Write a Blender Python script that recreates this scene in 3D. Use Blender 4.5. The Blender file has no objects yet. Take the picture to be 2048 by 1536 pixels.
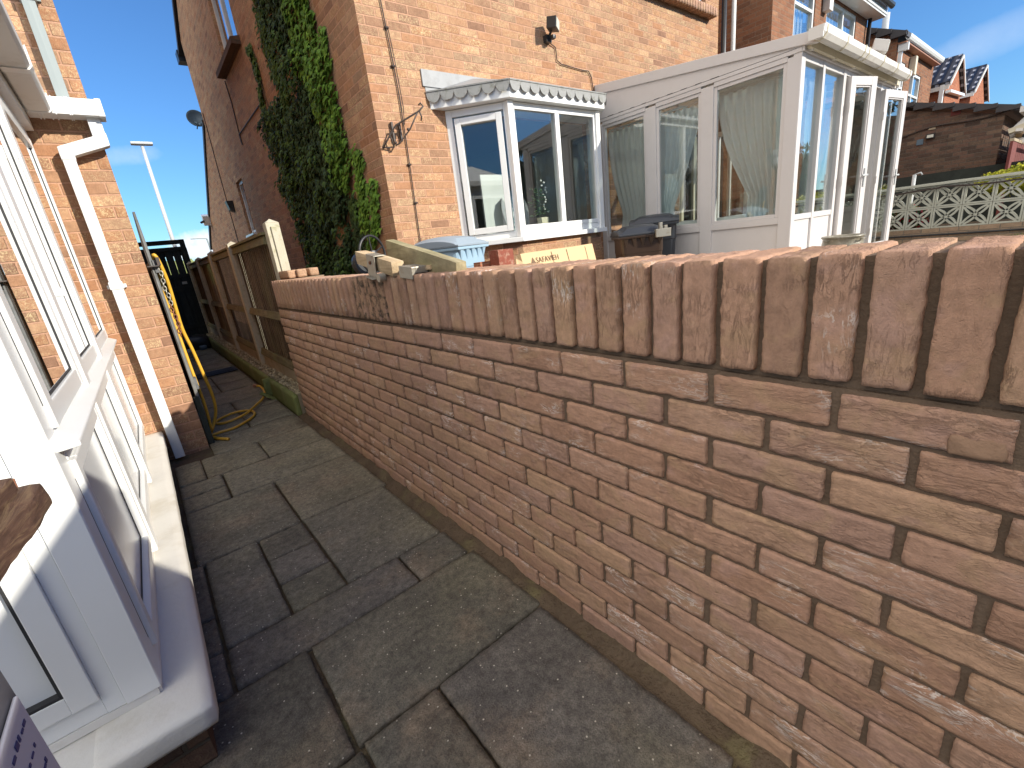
import bpy, math, random
from mathutils import Vector, Matrix, noise
R = math.radians
random.seed(7)
S = bpy.context.scene
COL = S.collection

# ------------------------------------------------------------------ camera, sky, sun, exposure
cam_d = bpy.data.cameras.new('camera'); cam = bpy.data.objects.new('camera', cam_d); COL.objects.link(cam)
cam_d.sensor_width = 36.0; cam_d.lens = 36.0 * 893.613 / 2048.0
cam_d.clip_start = 0.02; cam_d.clip_end = 2000
def _cam_rot(yaw, pit, rol):
    cy, sy, cp, sp, cr, sr = math.cos(yaw), math.sin(yaw), math.cos(pit), math.sin(pit), math.cos(rol), math.sin(rol)
    base = Matrix(((1, 0, 0), (0, 0, 1), (0, -1, 0)))
    m = Matrix(((cr, -sr, 0), (sr, cr, 0), (0, 0, 1))) @ Matrix(((1, 0, 0), (0, cp, -sp), (0, sp, cp))) @ base @ Matrix(((cy, -sy, 0), (sy, cy, 0), (0, 0, 1)))
    return m.transposed()
cam.matrix_world = Matrix.Translation((0, 0, 1.265)) @ _cam_rot(0.65900823, 0.30490091, 0.11968439).to_4x4()
S.camera = cam
S.view_settings.view_transform = 'Standard'; S.view_settings.look = 'None'
S.view_settings.exposure = 0.62; S.view_settings.gamma = 1.0; S.view_settings.use_curve_mapping = False
S.cycles.max_bounces = 10; S.cycles.diffuse_bounces = 4; S.cycles.glossy_bounces = 4; S.cycles.transparent_max_bounces = 24
S.cycles.caustics_reflective = False; S.cycles.caustics_refractive = False
S.cycles.use_denoising = True

SUN_DIR = Vector((-0.5, 1.0, -0.52)).normalized()          # the way the light travels
SUN_EL = math.asin(-SUN_DIR.z)
wd = bpy.data.worlds.new('World'); S.world = wd; wd.use_nodes = True
nt = wd.node_tree; nt.nodes.clear()
def wn(t, **k):
    n = nt.nodes.new(t)
    for a, b in k.items(): setattr(n, a, b)
    return n
sky = wn('ShaderNodeTexSky', sky_type='NISHITA'); sky.sun_disc = False
sky.sun_elevation = SUN_EL; sky.sun_rotation = math.atan2(-SUN_DIR.x, -SUN_DIR.y)
sky.air_density = 1.15; sky.dust_density = 0.15; sky.ozone_density = 4.2; sky.altitude = 100
tc = wn('ShaderNodeTexCoord')
def cloud_mask(center, half, stretch, rot, sharp, scale=3.0, seed=0.0):
    """soft patch of cloud around a direction on the dome, broken by noise"""
    c = Vector(center).normalized()
    right = c.cross(Vector((0, 0, 1))).normalized(); up = right.cross(c)
    ax = right * math.cos(rot) + up * math.sin(rot); ay = -right * math.sin(rot) + up * math.cos(rot)
    def dot(v):
        d = wn('ShaderNodeVectorMath', operation='DOT_PRODUCT'); nt.links.new(tc.outputs['Generated'], d.inputs[0]); d.inputs[1].default_value = v; return d.outputs['Value']
    def m(op, a, b=None, clamp=False):
        n = wn('ShaderNodeMath', operation=op); n.use_clamp = clamp
        for i, q in enumerate((a, b)):
            if q is None: continue
            if isinstance(q, (int, float)): n.inputs[i].default_value = q
            else: nt.links.new(q, n.inputs[i])
        return n.outputs[0]
    du = m('DIVIDE', dot(ax), half * stretch); dv = m('DIVIDE', dot(ay), half)
    r2 = m('ADD', m('MULTIPLY', du, du), m('MULTIPLY', dv, dv))
    fr = m('GREATER_THAN', dot(c), 0.0)
    nz = wn('ShaderNodeTexNoise'); nz.inputs['Scale'].default_value = scale; nz.inputs['Detail'].default_value = 8; nz.inputs['Roughness'].default_value = 0.6
    mp = wn('ShaderNodeMapping'); mp.inputs['Location'].default_value = (seed, seed, 0); nt.links.new(tc.outputs['Generated'], mp.inputs[0]); nt.links.new(mp.outputs[0], nz.inputs['Vector'])
    k = m('SUBTRACT', m('ADD', 1.0, m('MULTIPLY', m('SUBTRACT', nz.outputs[0], 0.5), 2.6)), r2)
    return m('MULTIPLY', m('MULTIPLY', k, sharp, True), fr, True)
CLOUDS = [  # direction, half size, stretch, rotation, sharpness, strength
    ((0.110, 1.0, 0.058), 0.026, 2.4, 0.0, 1.4, 0.92, 20.0, 0.3),
    ((0.058, 1.0, 0.205), 0.017, 2.6, 0.1, 0.7, 0.34, 16.0, 4.1),
    ((0.22, 1.0, 1.0), 0.20, 3.0, 0.1, 0.35, 0.09, 2.2, 2.7),
    ((1.0, 0.12, 0.19), 0.026, 5.5, 0.24, 0.6, 0.33, 7.0, 7.7),
    ((-0.75, -0.25, 1.0), 0.62, 1.25, 0.2, 1.6, 0.95, 2.0, 1.7),   # bright cloud added out of frame on the left to lift the shade
]
tn = wn('ShaderNodeMixRGB', blend_type='MULTIPLY'); tn.inputs[0].default_value = 1.0; nt.links.new(sky.outputs[0], tn.inputs[1]); tn.inputs[2].default_value = (0.47, 0.71, 0.96, 1)
cur = tn.outputs[0]
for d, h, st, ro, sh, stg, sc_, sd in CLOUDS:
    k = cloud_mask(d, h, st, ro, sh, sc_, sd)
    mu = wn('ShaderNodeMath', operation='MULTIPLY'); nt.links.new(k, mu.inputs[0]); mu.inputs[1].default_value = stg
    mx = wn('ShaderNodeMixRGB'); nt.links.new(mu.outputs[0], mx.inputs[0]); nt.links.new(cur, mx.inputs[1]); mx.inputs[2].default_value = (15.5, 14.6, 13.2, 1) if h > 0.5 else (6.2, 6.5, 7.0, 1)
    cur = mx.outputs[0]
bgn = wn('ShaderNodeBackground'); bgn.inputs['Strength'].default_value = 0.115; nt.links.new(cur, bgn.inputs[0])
wo = wn('ShaderNodeOutputWorld'); nt.links.new(bgn.outputs[0], wo.inputs[0])

sl = bpy.data.lights.new('sun', 'SUN'); sl.energy = 4.2; sl.angle = R(0.55); sl.color = (1.0, 0.93, 0.80)
so = bpy.data.objects.new('sun', sl); COL.objects.link(so); so.rotation_euler = SUN_DIR.to_track_quat('-Z', 'Y').to_euler(); so.location = (6, -10, 8)

# ------------------------------------------------------------------ material helpers
class NT:
    def __init__(s, name):
        s.m = bpy.data.materials.new(name); s.m.use_nodes = True; s.t = s.m.node_tree; s.t.nodes.clear()
        s.out = s.n('ShaderNodeOutputMaterial')
    def n(s, t, **k):
        n = s.t.nodes.new(t)
        for a, b in k.items(): setattr(n, a, b)
        return n
    def l(s, a, b):
        if isinstance(a, (int, float)): b.default_value = a
        elif isinstance(a, tuple): b.default_value = a if len(a) == 4 or len(b.default_value) == 3 else (*a, 1)
        else: s.t.links.new(a, b)
    def M(s, op, a, b=None, c=None, clamp=False):
        n = s.n('ShaderNodeMath', operation=op); n.use_clamp = clamp
        for i, q in enumerate((a, b, c)):
            if q is not None: s.l(q, n.inputs[i])
        return n.outputs[0]
    def mix(s, f, a, b, blend='MIX'):
        n = s.n('ShaderNodeMixRGB', blend_type=blend); s.l(f, n.inputs[0]); s.l(a, n.inputs[1]); s.l(b, n.inputs[2]); return n.outputs[0]
    def noise(s, vec, scale, detail=4, rough=0.55, dist=0.0):
        n = s.n('ShaderNodeTexNoise'); s.l(vec, n.inputs['Vector']); n.inputs['Scale'].default_value = scale
        n.inputs['Detail'].default_value = detail; n.inputs['Roughness'].default_value = rough; n.inputs['Distortion'].default_value = dist
        return n.outputs[0]
    def mapv(s, vec, loc=(0, 0, 0), sc=(1, 1, 1), rot=(0, 0, 0)):
        n = s.n('ShaderNodeMapping'); s.l(vec, n.inputs[0]); n.inputs['Location'].default_value = loc; n.inputs['Scale'].default_value = sc; n.inputs['Rotation'].default_value = rot; return n.outputs[0]
    def ramp(s, f, stops, interp='LINEAR'):
        n = s.n('ShaderNodeValToRGB'); s.l(f, n.inputs[0]); e = n.color_ramp.elements; n.color_ramp.interpolation = interp
        while len(e) < len(stops): e.new(0.5)
        for i, (p, c) in enumerate(stops):
            e[i].position = p; e[i].color = c if len(c) == 4 else (*c, 1)
        return n.outputs[0]
    def step(s, v, a, b):
        n = s.n('ShaderNodeMapRange', interpolation_type='SMOOTHSTEP'); s.l(v, n.inputs[0]); n.inputs[1].default_value = a; n.inputs[2].default_value = b; return n.outputs[0]
    def bump(s, h, dist, strength=1.0, nrm=None):
        n = s.n('ShaderNodeBump'); s.l(h, n.inputs['Height']); n.inputs['Distance'].default_value = dist; n.inputs['Strength'].default_value = strength
        if nrm is not None: s.l(nrm, n.inputs['Normal'])
        return n.outputs[0]
    def done(s, color, rough=0.8, nrm=None, spec=0.4, **kw):
        b = s.n('ShaderNodeBsdfPrincipled'); s.l(color, b.inputs['Base Color']); s.l(rough, b.inputs['Roughness']); s.l(spec, b.inputs['Specular IOR Level'])
        for k, v in kw.items(): s.l(v, b.inputs[k.replace('_', ' ')])
        if nrm is not None: s.l(nrm, b.inputs['Normal'])
        s.l(b.outputs[0], s.out.inputs[0]); return s.m
def obj_coord(m): return m.n('ShaderNodeTexCoord').outputs['Object']

def plain(name, col, rough=0.6, var=0.15, scale=6.0, bump=0.0, bscale=60.0, spec=0.4, dirt=None, dirt_amt=0.0, dirt_scale=2.5, metal=0.0, attr=False):
    m = NT(name); oc = obj_coord(m)
    n1 = m.noise(oc, scale, 5, 0.6)
    k = m.M('ADD', 1.0 - var, m.M('MULTIPLY', n1, 2 * var))
    base = col if not attr else m.mix(1.0, m.n('ShaderNodeVertexColor', layer_name='Col').outputs[0], (*col, 1), 'MULTIPLY')
    c = m.mix(1.0, base if not isinstance(base, tuple) else (*base[:3], 1), m.n('ShaderNodeCombineColor').outputs[0], 'MULTIPLY')
    cc = m.t.nodes[-2] if False else None
    comb = [x for x in m.t.nodes if x.bl_idname == 'ShaderNodeCombineColor'][0]
    for i in range(3): m.l(k, comb.inputs[i])
    if dirt:
        n2 = m.noise(oc, dirt_scale, 7, 0.68)
        c = m.mix(m.M('MULTIPLY', m.step(n2, 0.48, 0.72), dirt_amt), c, (*dirt, 1))
    nr = m.bump(m.noise(oc, bscale, 5, 0.6), bump) if bump else None
    return m.done(c, rough, nr, spec, Metallic=metal)

def brick_mat(name, stops, mortar, bw=0.225, bh=0.075, fleck=(0.62, 0.47, 0.28), fleck_amt=0.5, depth=0.006, joint=0.0052, grad=None):
    """running bond worked out from position, in metres; each brick gets its own tone and rustic streaks"""
    m = NT(name); oc = obj_coord(m); geo = m.n('ShaderNodeNewGeometry')
    sp = m.n('ShaderNodeSeparateXYZ'); m.l(oc, sp.inputs[0]); sn = m.n('ShaderNodeSeparateXYZ'); m.l(geo.outputs['Normal'], sn.inputs[0])
    side = m.M('GREATER_THAN', m.M('ABSOLUTE', sn.outputs[0]), 0.75)
    u = m.M('ADD', m.M('MULTIPLY', side, sp.outputs[1]), m.M('MULTIPLY', m.M('SUBTRACT', 1.0, side), sp.outputs[0]))
    wob = m.M('MULTIPLY', m.M('SUBTRACT', m.noise(oc, 5.0, 3), 0.5), 0.006)
    v = m.M('ADD', sp.outputs[2], wob)
    row = m.M('FLOOR', m.M('DIVIDE', v, bh)); fv = m.M('SUBTRACT', m.M('DIVIDE', v, bh), row)
    off = m.M('MULTIPLY', m.M('SUBTRACT', row, m.M('MULTIPLY', 2.0, m.M('FLOOR', m.M('DIVIDE', row, 2.0)))), 0.5)
    uu = m.M('ADD', m.M('DIVIDE', u, bw), off); cl = m.M('FLOOR', uu); fu = m.M('SUBTRACT', uu, cl)
    du = m.M('MULTIPLY', m.M('MINIMUM', fu, m.M('SUBTRACT', 1.0, fu)), bw); dv = m.M('MULTIPLY', m.M('MINIMUM', fv, m.M('SUBTRACT', 1.0, fv)), bh)
    d = m.M('ADD', m.M('MINIMUM', du, dv), m.M('MULTIPLY', m.M('SUBTRACT', m.noise(oc, 55, 3), 0.5), 0.007))
    face = m.step(d, joint - 0.0012, joint + 0.0018)
    cv = m.n('ShaderNodeCombineXYZ'); m.l(cl, cv.inputs[0]); m.l(row, cv.inputs[1]); m.l(side, cv.inputs[2])
    wn_ = m.n('ShaderNodeTexWhiteNoise', noise_dimensions='3D'); m.l(cv.outputs[0], wn_.inputs[0])
    c = m.ramp(wn_.outputs[0], stops)
    streak = m.noise(m.mapv(oc, sc=(70, 70, 55), rot=(0.5, 0.3, 0.6)), 1.0, 4, 0.7, 1.6)
    sepc = m.n('ShaderNodeSeparateColor'); m.l(wn_.outputs[1], sepc.inputs[0])
    c = m.mix(m.M('MULTIPLY', m.step(streak, 0.47, 0.62), m.M('MULTIPLY', sepc.outputs[1], fleck_amt)), c, (*fleck, 1))
    c = m.mix(0.55, c, m.ramp(m.noise(oc, 22, 5, 0.7), [(0.3, (0.55, 0.55, 0.55)), (0.7, (1.3, 1.3, 1.3))]), 'MULTIPLY')
    c = m.mix(m.M('MULTIPLY', m.step(m.noise(oc, 0.9, 4), 0.45, 0.7), 0.18), c, (0.30, 0.17, 0.10, 1))
    mo = m.mix(0.35, (*mortar, 1), m.ramp(m.noise(oc, 60, 3), [(0.3, (0.6, 0.6, 0.6)), (0.7, (1.2, 1.2, 1.2))]), 'MULTIPLY')
    c = m.mix(face, mo, c)
    h = m.M('ADD', face, m.M('ADD', m.M('MULTIPLY', streak, 0.7), m.M('MULTIPLY', m.noise(oc, 260, 3), 0.18)))
    return m.done(c, 0.9, m.bump(h, depth), 0.2)

HOUSE_STOPS = [(0.0, (0.37, 0.185, 0.10)), (0.25, (0.45, 0.235, 0.13)), (0.5, (0.38, 0.215, 0.13)), (0.72, (0.28, 0.155, 0.10)), (0.88, (0.50, 0.29, 0.17)), (1.0, (0.30, 0.19, 0.125))]
MAT = {}
MAT['brick'] = brick_mat('house_brick', HOUSE_STOPS, (0.55, 0.315, 0.205), fleck=(0.68, 0.52, 0.30), fleck_amt=0.95)
MAT['brickB'] = brick_mat('brown_brick', [(0.0, (0.24, 0.10, 0.055)), (0.4, (0.30, 0.13, 0.07)), (0.7, (0.17, 0.08, 0.05)), (1.0, (0.33, 0.16, 0.09))], (0.30, 0.20, 0.14), fleck_amt=0.2)
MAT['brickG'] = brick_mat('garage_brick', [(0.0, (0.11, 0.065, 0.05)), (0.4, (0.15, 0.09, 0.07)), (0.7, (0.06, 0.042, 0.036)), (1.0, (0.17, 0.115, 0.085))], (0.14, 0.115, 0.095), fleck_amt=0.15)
MAT['brickR'] = brick_mat('red_brick', [(0.0, (0.38, 0.13, 0.07)), (0.5, (0.43, 0.16, 0.085)), (1.0, (0.33, 0.11, 0.06))], (0.42, 0.22, 0.14), fleck_amt=0.1)
MAT['brickY'] = brick_mat('buff_brick', [(0.0, (0.30, 0.22, 0.15)), (0.5, (0.36, 0.25, 0.17)), (1.0, (0.24, 0.17, 0.12))], (0.22, 0.19, 0.15), fleck_amt=0.2)
MAT['brickPl'] = brick_mat('plinth_brick', [(0.0, (0.10, 0.06, 0.045)), (0.5, (0.15, 0.09, 0.06)), (1.0, (0.08, 0.05, 0.04))], (0.10, 0.08, 0.06), fleck_amt=0.1)

def new_brick_mat(name='new_wall_brick', up=False):
    m = NT(name); oc = obj_coord(m)
    ax = (lambda a, b, c: (a, c, b)) if up else (lambda a, b, c: (a, b, c))
    col = m.n('ShaderNodeVertexColor', layer_name='Col'); sc = m.n('ShaderNodeSeparateColor'); m.l(col.outputs[0], sc.inputs[0])
    seedv = m.n('ShaderNodeCombineXYZ'); m.l(m.M('MULTIPLY', sc.outputs[0], 37.0), seedv.inputs[0]); m.l(m.M('MULTIPLY', sc.outputs[1], 51.0), seedv.inputs[1]); m.l(m.M('MULTIPLY', sc.outputs[2], 23.0), seedv.inputs[2])
    ad = m.n('ShaderNodeVectorMath', operation='ADD'); m.l(oc, ad.inputs[0]); m.l(seedv.outputs[0], ad.inputs[1]); v = ad.outputs[0]
    c = m.ramp(sc.outputs[0], [(0.0, (0.40, 0.232, 0.155)), (0.3, (0.47, 0.28, 0.19)), (0.55, (0.42, 0.255, 0.187)), (0.8, (0.49, 0.305, 0.195)), (1.0, (0.37, 0.222, 0.152))])
    big = m.noise(m.mapv(v, sc=(9, 9, 14)), 1.0, 4, 0.6, 0.6)
    c = m.mix(m.M('MULTIPLY', m.step(big, 0.50, 0.66), 0.40), c, (0.45, 0.30, 0.17, 1))
    c = m.mix(m.M('MULTIPLY', m.step(m.noise(m.mapv(v, sc=(14, 14, 20), loc=(3, 1, 2)), 1.0, 3, 0.5), 0.55, 0.72), 0.5), c, (0.50, 0.31, 0.25, 1))
    # folded clay creases: stretched, strongly distorted noise
    w1 = m.noise(m.mapv(v, sc=ax(22, 15, 62), rot=(0.35, 0, 0)), 1.0, 6, 0.62, 0.9)
    ridge = m.M('ABSOLUTE', m.M('SUBTRACT', w1, 0.5)); crease = m.M('SUBTRACT', 1.0, m.step(ridge, 0.0, 0.04))
    which = m.step(m.noise(m.mapv(v, sc=(6, 6, 11)), 1.0, 2), 0.42, 0.62)
    crease = m.M('MULTIPLY', crease, which)
    c = m.mix(m.M('MULTIPLY', crease, 0.20), c, (0.34, 0.20, 0.145, 1))
    c = m.mix(0.42, c, m.ramp(m.noise(v, 75, 6, 0.75), [(0.3, (0.55, 0.55, 0.55)), (0.7, (1.32, 1.32, 1.32))]), 'MULTIPLY')
    # white lime bloom on the folds of some bricks
    lime_n = m.noise(m.mapv(v, sc=ax(18, 14, 52), rot=(0.45, 0, 0)), 1.0, 5, 0.6, 1.2)
    lime = m.M('SUBTRACT', 1.0, m.step(m.M('ABSOLUTE', m.M('SUBTRACT', lime_n, 0.47)), 0.004, 0.04))
    lime = m.M('MULTIPLY', lime, m.M('MULTIPLY', m.step(m.noise(m.mapv(v, sc=(7, 7, 12), loc=(9, 4, 1)), 1.0, 2), 0.5, 0.68), m.step(sc.outputs[1], 0.25, 0.7)))
    c = m.mix(m.M('MULTIPLY', lime, 0.75), c, (0.78, 0.70, 0.64, 1))
    # soot stained ones
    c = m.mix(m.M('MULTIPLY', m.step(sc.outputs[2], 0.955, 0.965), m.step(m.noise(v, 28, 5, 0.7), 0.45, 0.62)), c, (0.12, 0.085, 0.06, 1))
    fine = m.noise(v, 330, 4, 0.7); pit = m.step(m.noise(v, 110, 2), 0.68, 0.76)
    h = m.M('ADD', m.M('MULTIPLY', m.noise(m.mapv(v, sc=ax(24, 18, 58), rot=(0.4, 0, 0)), 1.0, 6, 0.68, 0.7), 1.15), m.M('MULTIPLY', crease, -0.28))
    h = m.M('ADD', h, m.M('ADD', m.M('MULTIPLY', fine, 0.40), m.M('MULTIPLY', pit, -0.22)))
    return m.done(c, 0.88, m.bump(h, 0.0048), 0.25)
MAT['newbrick'] = new_brick_mat(); MAT['newbrick_up'] = new_brick_mat('new_coping_brick', True)
MAT['mortar'] = plain('mortar', (0.155, 0.11, 0.078), 0.95, 0.25, 14, 0.004, 140, 0.15, (0.12, 0.085, 0.06), 0.6, 9)

def slab_mat():
    m = NT('concrete_slab'); oc = obj_coord(m)
    col = m.n('ShaderNodeVertexColor', layer_name='Col').outputs[0]
    c = m.mix(1.0, (0.158, 0.147, 0.128, 1), col, 'MULTIPLY')
    moss = m.step(m.noise(oc, 1.7, 5, 0.6), 0.44, 0.66)
    c = m.mix(m.M('MULTIPLY', moss, 0.42), c, (0.195, 0.178, 0.115, 1))
    sp = m.n('ShaderNodeSeparateXYZ'); m.l(oc, sp.inputs[0])
    far = m.step(sp.outputs[1], 1.6, 3.6)
    c = m.mix(m.M('MULTIPLY', far, 0.6), c, m.mix(m.noise(oc, 3.3, 4), (0.26, 0.235, 0.145, 1), (0.36, 0.33, 0.24, 1)))
    c = m.mix(m.M('MULTIPLY', m.step(m.noise(m.mapv(oc, loc=(2, 5, 0)), 2.4, 6, 0.65), 0.5, 0.7), 0.5), c, (0.27, 0.20, 0.14, 1))
    c = m.mix(0.85, c, m.ramp(m.noise(oc, 34, 7, 0.8), [(0.30, (0.36, 0.36, 0.36)), (0.70, (1.6, 1.6, 1.6))]), 'MULTIPLY')
    c = m.mix(0.6, c, m.ramp(m.noise(m.mapv(oc, loc=(3, 3, 0)), 4.5, 6, 0.7), [(0.32, (0.5, 0.5, 0.5)), (0.68, (1.4, 1.38, 1.32))]), 'MULTIPLY')
    c = m.mix(0.5, c, m.ramp(m.noise(oc, 190, 3, 0.7), [(0.3, (0.4, 0.4, 0.4)), (0.7, (1.55, 1.55, 1.55))]), 'MULTIPLY')
    vo = m.n('ShaderNodeTexVoronoi'); m.l(oc, vo.inputs['Vector']); vo.inputs['Scale'].default_value = 65
    sc = m.n('ShaderNodeSeparateColor'); m.l(vo.outputs['Color'], sc.inputs[0])
    grit = m.M('MULTIPLY', m.M('SUBTRACT', 1.0, m.step(vo.outputs['Distance'], 0.10, 0.22)), m.step(sc.outputs[0], 0.80, 0.84))
    c = m.mix(m.M('MULTIPLY', grit, 0.75), c, (0.75, 0.70, 0.58, 1))
    # brick-dust stain left by the bricklaying
    red = m.step(m.noise(m.mapv(oc, loc=(7.3, 1.2, 0)), 3.1, 7, 0.75), 0.63, 0.69)
    c = m.mix(m.M('MULTIPLY', red, m.M('MULTIPLY', m.step(sp.outputs[0], 0.30, 0.62), 0.55)), c, (0.20, 0.075, 0.05, 1))
    h = m.M('ADD', m.noise(oc, 45, 6, 0.7), m.M('MULTIPLY', m.noise(oc, 220, 3, 0.6), 0.5))
    return m.done(c, m.M('ADD', 0.62, m.M('MULTIPLY', m.noise(oc, 12, 3), 0.25)), m.bump(h, 0.0055), 0.35)
MAT['slab'] = slab_mat()
MAT['dirt'] = plain('joint_dirt', (0.135, 0.098, 0.066), 0.95, 0.5, 12, 0.02, 60, 0.2, (0.21, 0.185, 0.09), 0.8, 5)
MAT['soil'] = plain('soil', (0.13, 0.10, 0.07), 0.95, 0.4, 8, 0.02, 40, 0.2)
MAT['patio'] = plain('patio_concrete', (0.34, 0.30, 0.25), 0.9, 0.25, 3, 0.004, 80)
MAT['upvc'] = plain('white_upvc', (0.80, 0.81, 0.80), 0.28, 0.03, 3, 0, 60, 0.5, (0.52, 0.50, 0.42), 0.12, 3.5)
MAT['upvc_panel'] = plain('white_upvc_panel', (0.80, 0.82, 0.83), 0.16, 0.02, 3, 0, 60, 0.6)
MAT['upvc_dirty'] = plain('weathered_upvc', (0.74, 0.72, 0.68), 0.4, 0.06, 5, 0.0006, 60, 0.45, (0.42, 0.38, 0.30), 0.5, 5)
MAT['upvc_old'] = plain('aged_conservatory_plastic', (0.64, 0.615, 0.605), 0.35, 0.03, 3, 0, 60, 0.45, (0.42, 0.39, 0.35), 0.15, 3.5)
MAT['cream'] = plain('cream_paint', (0.66, 0.60, 0.45), 0.6, 0.08, 6, 0.001, 60, 0.4, (0.34, 0.30, 0.20), 0.4, 6)
MAT['seal'] = plain('rubber_seal', (0.03, 0.03, 0.032), 0.6)
MAT['sillpaint'] = plain('painted_sill', (0.72, 0.70, 0.65), 0.5, 0.06, 5, 0.0018, 45, 0.4, (0.46, 0.40, 0.28), 0.45, 3.0)
MAT['lead'] = plain('lead_sheet', (0.25, 0.255, 0.25), 0.62, 0.25, 9, 0.002, 40, 0.5, (0.13, 0.13, 0.10), 0.85, 14)
MAT['leadclean'] = plain('lead_apron', (0.30, 0.31, 0.32), 0.55, 0.12, 4, 0.001, 40, 0.5, (0.20, 0.20, 0.20), 0.6, 6)
MAT['greypipe'] = plain('grey_pipe', (0.27, 0.31, 0.31), 0.45, 0.06, 4)
MAT['blackpl'] = plain('black_plastic', (0.022, 0.022, 0.024), 0.4, 0.2, 8, 0, 60, 0.5)
MAT['cable'] = plain('dark_cable', (0.05, 0.035, 0.03), 0.6)
MAT['iron'] = plain('wrought_iron', (0.055, 0.045, 0.04), 0.6, 0.3, 30, 0, 60, 0.5, (0.16, 0.07, 0.04), 0.6, 40)
MAT['galv'] = plain('galvanised_steel', (0.42, 0.40, 0.34), 0.42, 0.2, 30, 0.0006, 120, 0.5, (0.20, 0.14, 0.09), 0.6, 30, 0.55)
MAT['concrete'] = plain('concrete_post', (0.50, 0.46, 0.36), 0.9, 0.15, 10, 0.002, 90, 0.2, (0.25, 0.26, 0.11), 0.55, 16)
MAT['concrete2'] = plain('gravel_board', (0.43, 0.36, 0.26), 0.9, 0.18, 5, 0.002, 90, 0.2, (0.24, 0.20, 0.10), 0.5, 6)
MAT['kerb'] = plain('mossy_kerb', (0.20, 0.23, 0.085), 0.9, 0.25, 6, 0.004, 70, 0.2, (0.36, 0.34, 0.20), 0.5, 5)
MAT['blockwhite'] = plain('screen_block', (0.46, 0.47, 0.40), 0.9, 0.14, 6, 0.002, 70, 0.2, (0.30, 0.28, 0.21), 0.4, 5)
MAT['tile'] = plain('roof_tile', (0.045, 0.042, 0.045), 0.55, 0.3, 6, 0.002, 40, 0.5)
MAT['leafd'] = plain('ivy_leaf', (1, 1, 1), 0.6, 0.3, 9, 0, 60, 0.25, attr=True)
MAT['bark'] = plain('bark', (0.13, 0.09, 0.06), 0.9, 0.3, 20, 0.004, 60)
MAT['yellow'] = plain('yellow_hose', (0.70, 0.40, 0.045), 0.35, 0.12, 10, 0, 60, 0.5)
MAT['rust'] = plain('rusty_iron', (0.24, 0.10, 0.055), 0.85, 0.35, 40, 0.002, 150)
MAT['card'] = plain('cardboard', (0.62, 0.44, 0.25), 0.85, 0.07, 6, 0.0006, 80)
MAT['ink'] = plain('printed_ink', (0.16, 0.10, 0.06), 0.8)
MAT['inkpurple'] = plain('purple_ink', (0.10, 0.09, 0.22), 0.6)
MAT['whitemark'] = plain('white_print', (0.75, 0.73, 0.70), 0.6)
MAT['paper'] = plain('paper_label', (0.72, 0.71, 0.76), 0.5, 0.05, 8)
MAT['redpaint'] = plain('flaking_red_paint', (0.24, 0.065, 0.04), 0.7, 0.3, 25, 0.003, 60, 0.3, (0.46, 0.33, 0.24), 0.6, 22)
MAT['maroon'] = plain('maroon_boards', (0.17, 0.045, 0.04), 0.8, 0.2, 6)
MAT['binblue'] = plain('blue_grey_bin', (0.30, 0.44, 0.56), 0.5, 0.08, 6, 0.0008, 120, 0.4)
MAT['binlid'] = plain('grey_bin_lid', (0.27, 0.33, 0.39), 0.5, 0.08, 6, 0.0008, 120, 0.4)
MAT['binbrown'] = plain('brown_bin', (0.036, 0.020, 0.012), 0.35, 0.15, 5, 0, 60, 0.5)
MAT['bingrey'] = plain('charcoal_bin', (0.030, 0.034, 0.042), 0.4, 0.15, 5, 0, 60, 0.5)
MAT['interior'] = plain('room_paint', (0.42, 0.42, 0.40), 0.8, 0.05, 2)
MAT['floor_in'] = plain('room_floor', (0.25, 0.20, 0.15), 0.7)
MAT['furn'] = plain('white_furniture', (0.62, 0.63, 0.62), 0.45)
MAT['furng'] = plain('grey_furniture', (0.30, 0.31, 0.32), 0.4)
MAT['pot'] = plain('glazed_pot', (0.22, 0.20, 0.15), 0.35, 0.4, 18, 0.004, 50, 0.5, (0.52, 0.48, 0.40), 0.5, 22)
MAT['dish'] = plain('dish_metal', (0.10, 0.15, 0.20), 0.5)
MAT['lamphead'] = plain('lamp_metal', (0.50, 0.52, 0.53), 0.45, 0.05)
MAT['lens'] = plain('lamp_glass', (0.66, 0.68, 0.60), 0.2, 0.1, 20, 0, 60, 0.6)
MAT['gravel'] = plain('gravel', (1, 1, 1), 0.85, 0.15, 20, 0, 60, 0.3, attr=True)
MAT['broom'] = plain('broom_bristle', (1, 1, 1), 0.8, 0.4, 60, 0.002, 150, 0.3, attr=True)
MAT['terracotta'] = plain('terracotta', (0.42, 0.20, 0.12), 0.45, 0.2, 8)
MAT['terracotta2'] = plain('brown_clay', (0.27, 0.165, 0.105), 0.85, 0.15, 30, 0.002, 160)
MAT['can'] = plain('dark_grey_tub', (0.10, 0.10, 0.12), 0.42, 0.1, 5)

def wood(name, a, b, c3, rings=34, green=0.0):
    m = NT(name); oc = obj_coord(m); col = m.n('ShaderNodeVertexColor', layer_name='Col').outputs[0]
    uv = m.n('ShaderNodeAttribute', attribute_name='grain').outputs['Vector']
    g = m.noise(m.mapv(uv, sc=(2.0, rings, rings)), 1.0, 6, 0.65, 0.9)
    c = m.ramp(g, [(0.25, a), (0.5, b), (0.75, c3)])
    c = m.mix(0.5, c, m.ramp(m.noise(oc, 9, 5, 0.7), [(0.3, (0.5, 0.5, 0.5)), (0.7, (1.35, 1.35, 1.35))]), 'MULTIPLY')
    c = m.mix(1.0, c, col, 'MULTIPLY')
    if green: c = m.mix(m.M('MULTIPLY', m.step(m.noise(oc, 3.0, 5), 0.42, 0.65), green), c, (0.20, 0.22, 0.08, 1))
    return m.done(c, 0.85, m.bump(g, 0.003), 0.25)
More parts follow.
